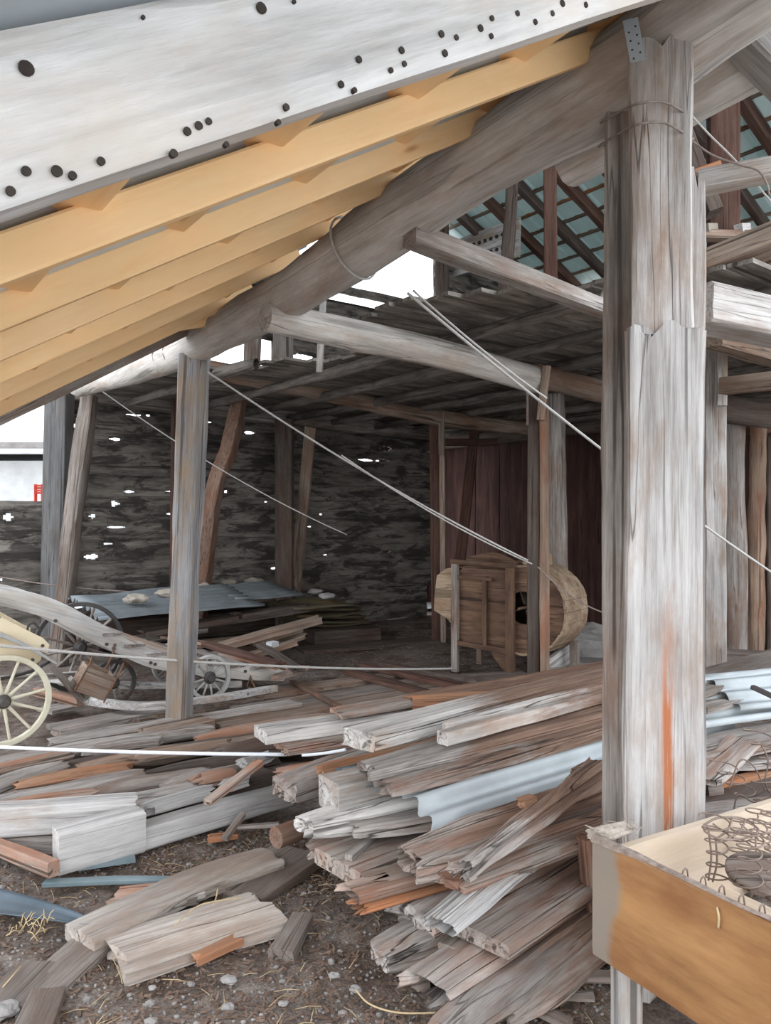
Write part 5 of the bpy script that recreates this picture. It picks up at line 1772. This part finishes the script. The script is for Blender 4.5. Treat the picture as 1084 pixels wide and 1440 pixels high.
for _ in range(26):
    q = onZ(46, 1302, .05) + Vector((rr.uniform(-.06, .06), rr.uniform(-.04, .04), rr.uniform(-.02, .02)))
    q2 = q + Vector((rr.uniform(-.05, .05), rr.uniform(-.05, .05), rr.uniform(-.03, .06)))
    tube_mesh([q, (q + q2) / 2 + UP * .012, q2], .002, 4, True, None, bm)
o = link('straw_tuft', bm, 'straw')
o['kind'] = 'stuff'
o['label'] = 'tuft of straw beside the dark blue gutter piece'
# litter on the barn floor
def chip2(bm, rr):
    q = onZ(rr.uniform(180, 760), rr.uniform(880, 1040), 0)
    l, w = rr.uniform(.015, .08), rr.uniform(.006, .02)
    boxm(bm, (0, 0, 0), (l, w, .006), Matrix.Translation(q + UP * .012) @ Matrix.Rotation(rr.uniform(0, 6.28), 4, 'Z') @ Matrix.Rotation(rr.uniform(-.4, .4), 4, 'Y'))


scatter('floor_litter', 1500, 'chips', chip2, 7)['label'] = 'bark and wood litter over the barn floor'
# rubble heap behind the drum
rock('rubble_heap', P(832, 915, 8.6), (.5, .4, .3), 'stone', 77, 'grey heap of earth and rubble behind the winnowing drum', 'rubble heap')

# ------------------------------------------------------------------ outside
root = thing('neighbour_house', 'pale neighbouring house seen through the bright side opening', 'house', P(0, 780, 24))
fr = Matrix.Translation(Vector((0, 0, 0)))
bm = bmesh.new()
c = P(-60, 700, 26)
boxm(bm, (c.x, c.y + 3, 1.3), (14, 6, 4.4))
link('house_wall', bm, 'plaster', root)
bm = bmesh.new()
ev = P(0, 627, 24.5)
boxm(bm, (c.x, c.y + 2.8, ev.z + .05), (15, 8.2, .2))
link('eave', bm, 'house_roof', root)
tube('gutter', [Vector((c.x - 7.5, ev.y - .3, ev.z - .2)), Vector((c.x + 7.5, ev.y - .3, ev.z - .2))], .09, 'plaster', root, 10)
bn = thing('red_bench', 'small red slatted bench outside the side opening', 'bench', P(54, 708, 14))
for i in range(4):
    q = P(48, 683 + i * 3.4, 14)
    timber('slat', [q, q + Vector((.35, .1, 0))], .03, .035, 'red_paint', bn, rough=0)
for x in (50, 60):
    timber('leg', [P(x, 681, 14.05), P(x, 681, 14.05) - UP * 2.15], .05, .05, 'red_paint', bn, rough=0, up=-A)

# ------------------------------------------------------------------ light, sky and camera
w = bpy.data.worlds.new('World')
SC.world = w
w.use_nodes = True
nt = w.node_tree
bg = nt.nodes['Background']
tc = node(nt, 'ShaderNodeTexCoord')
sx = node(nt, 'ShaderNodeSeparateXYZ')
nt.links.new(tc.outputs['Generated'], sx.inputs[0])
r = ramp(nt, [(0, (.80, .80, .80)), (.5, (.93, .96, 1.0)), (1, (.80, .88, 1.0))])
mr = node(nt, 'ShaderNodeMapRange')
mr.inputs[1].default_value = -1
nt.links.new(sx.outputs[2], mr.inputs[0])
nt.links.new(mr.outputs[0], r.inputs[0])
nt.links.new(r.outputs[0], bg.inputs[0])
bg.inputs[1].default_value = 1.0

cam = bpy.data.cameras.new('Camera')
cam.sensor_fit = 'VERTICAL'
cam.sensor_height = 36
cam.lens = 36 * F / 1440
cam.shift_y = (HY - 720) / 1440
cam.clip_start = .05
cam.clip_end = 400
co = bpy.data.objects.new('Camera', cam)
COL.objects.link(co)
co.location = EYE
co.rotation_euler = (math.pi / 2, 0, 0)
SC.camera = co
SC.view_settings.view_transform = 'Standard'
SC.view_settings.look = 'None'
SC.view_settings.gamma = 1
SC.view_settings.use_curve_mapping = False
SC.view_settings.exposure = 1.95
SC.cycles.max_bounces = 10
SC.cycles.diffuse_bounces = 6
SC.cycles.use_denoising = True
for ob in COL.objects:
    if '_mw' in ob:
        del ob['_mw']
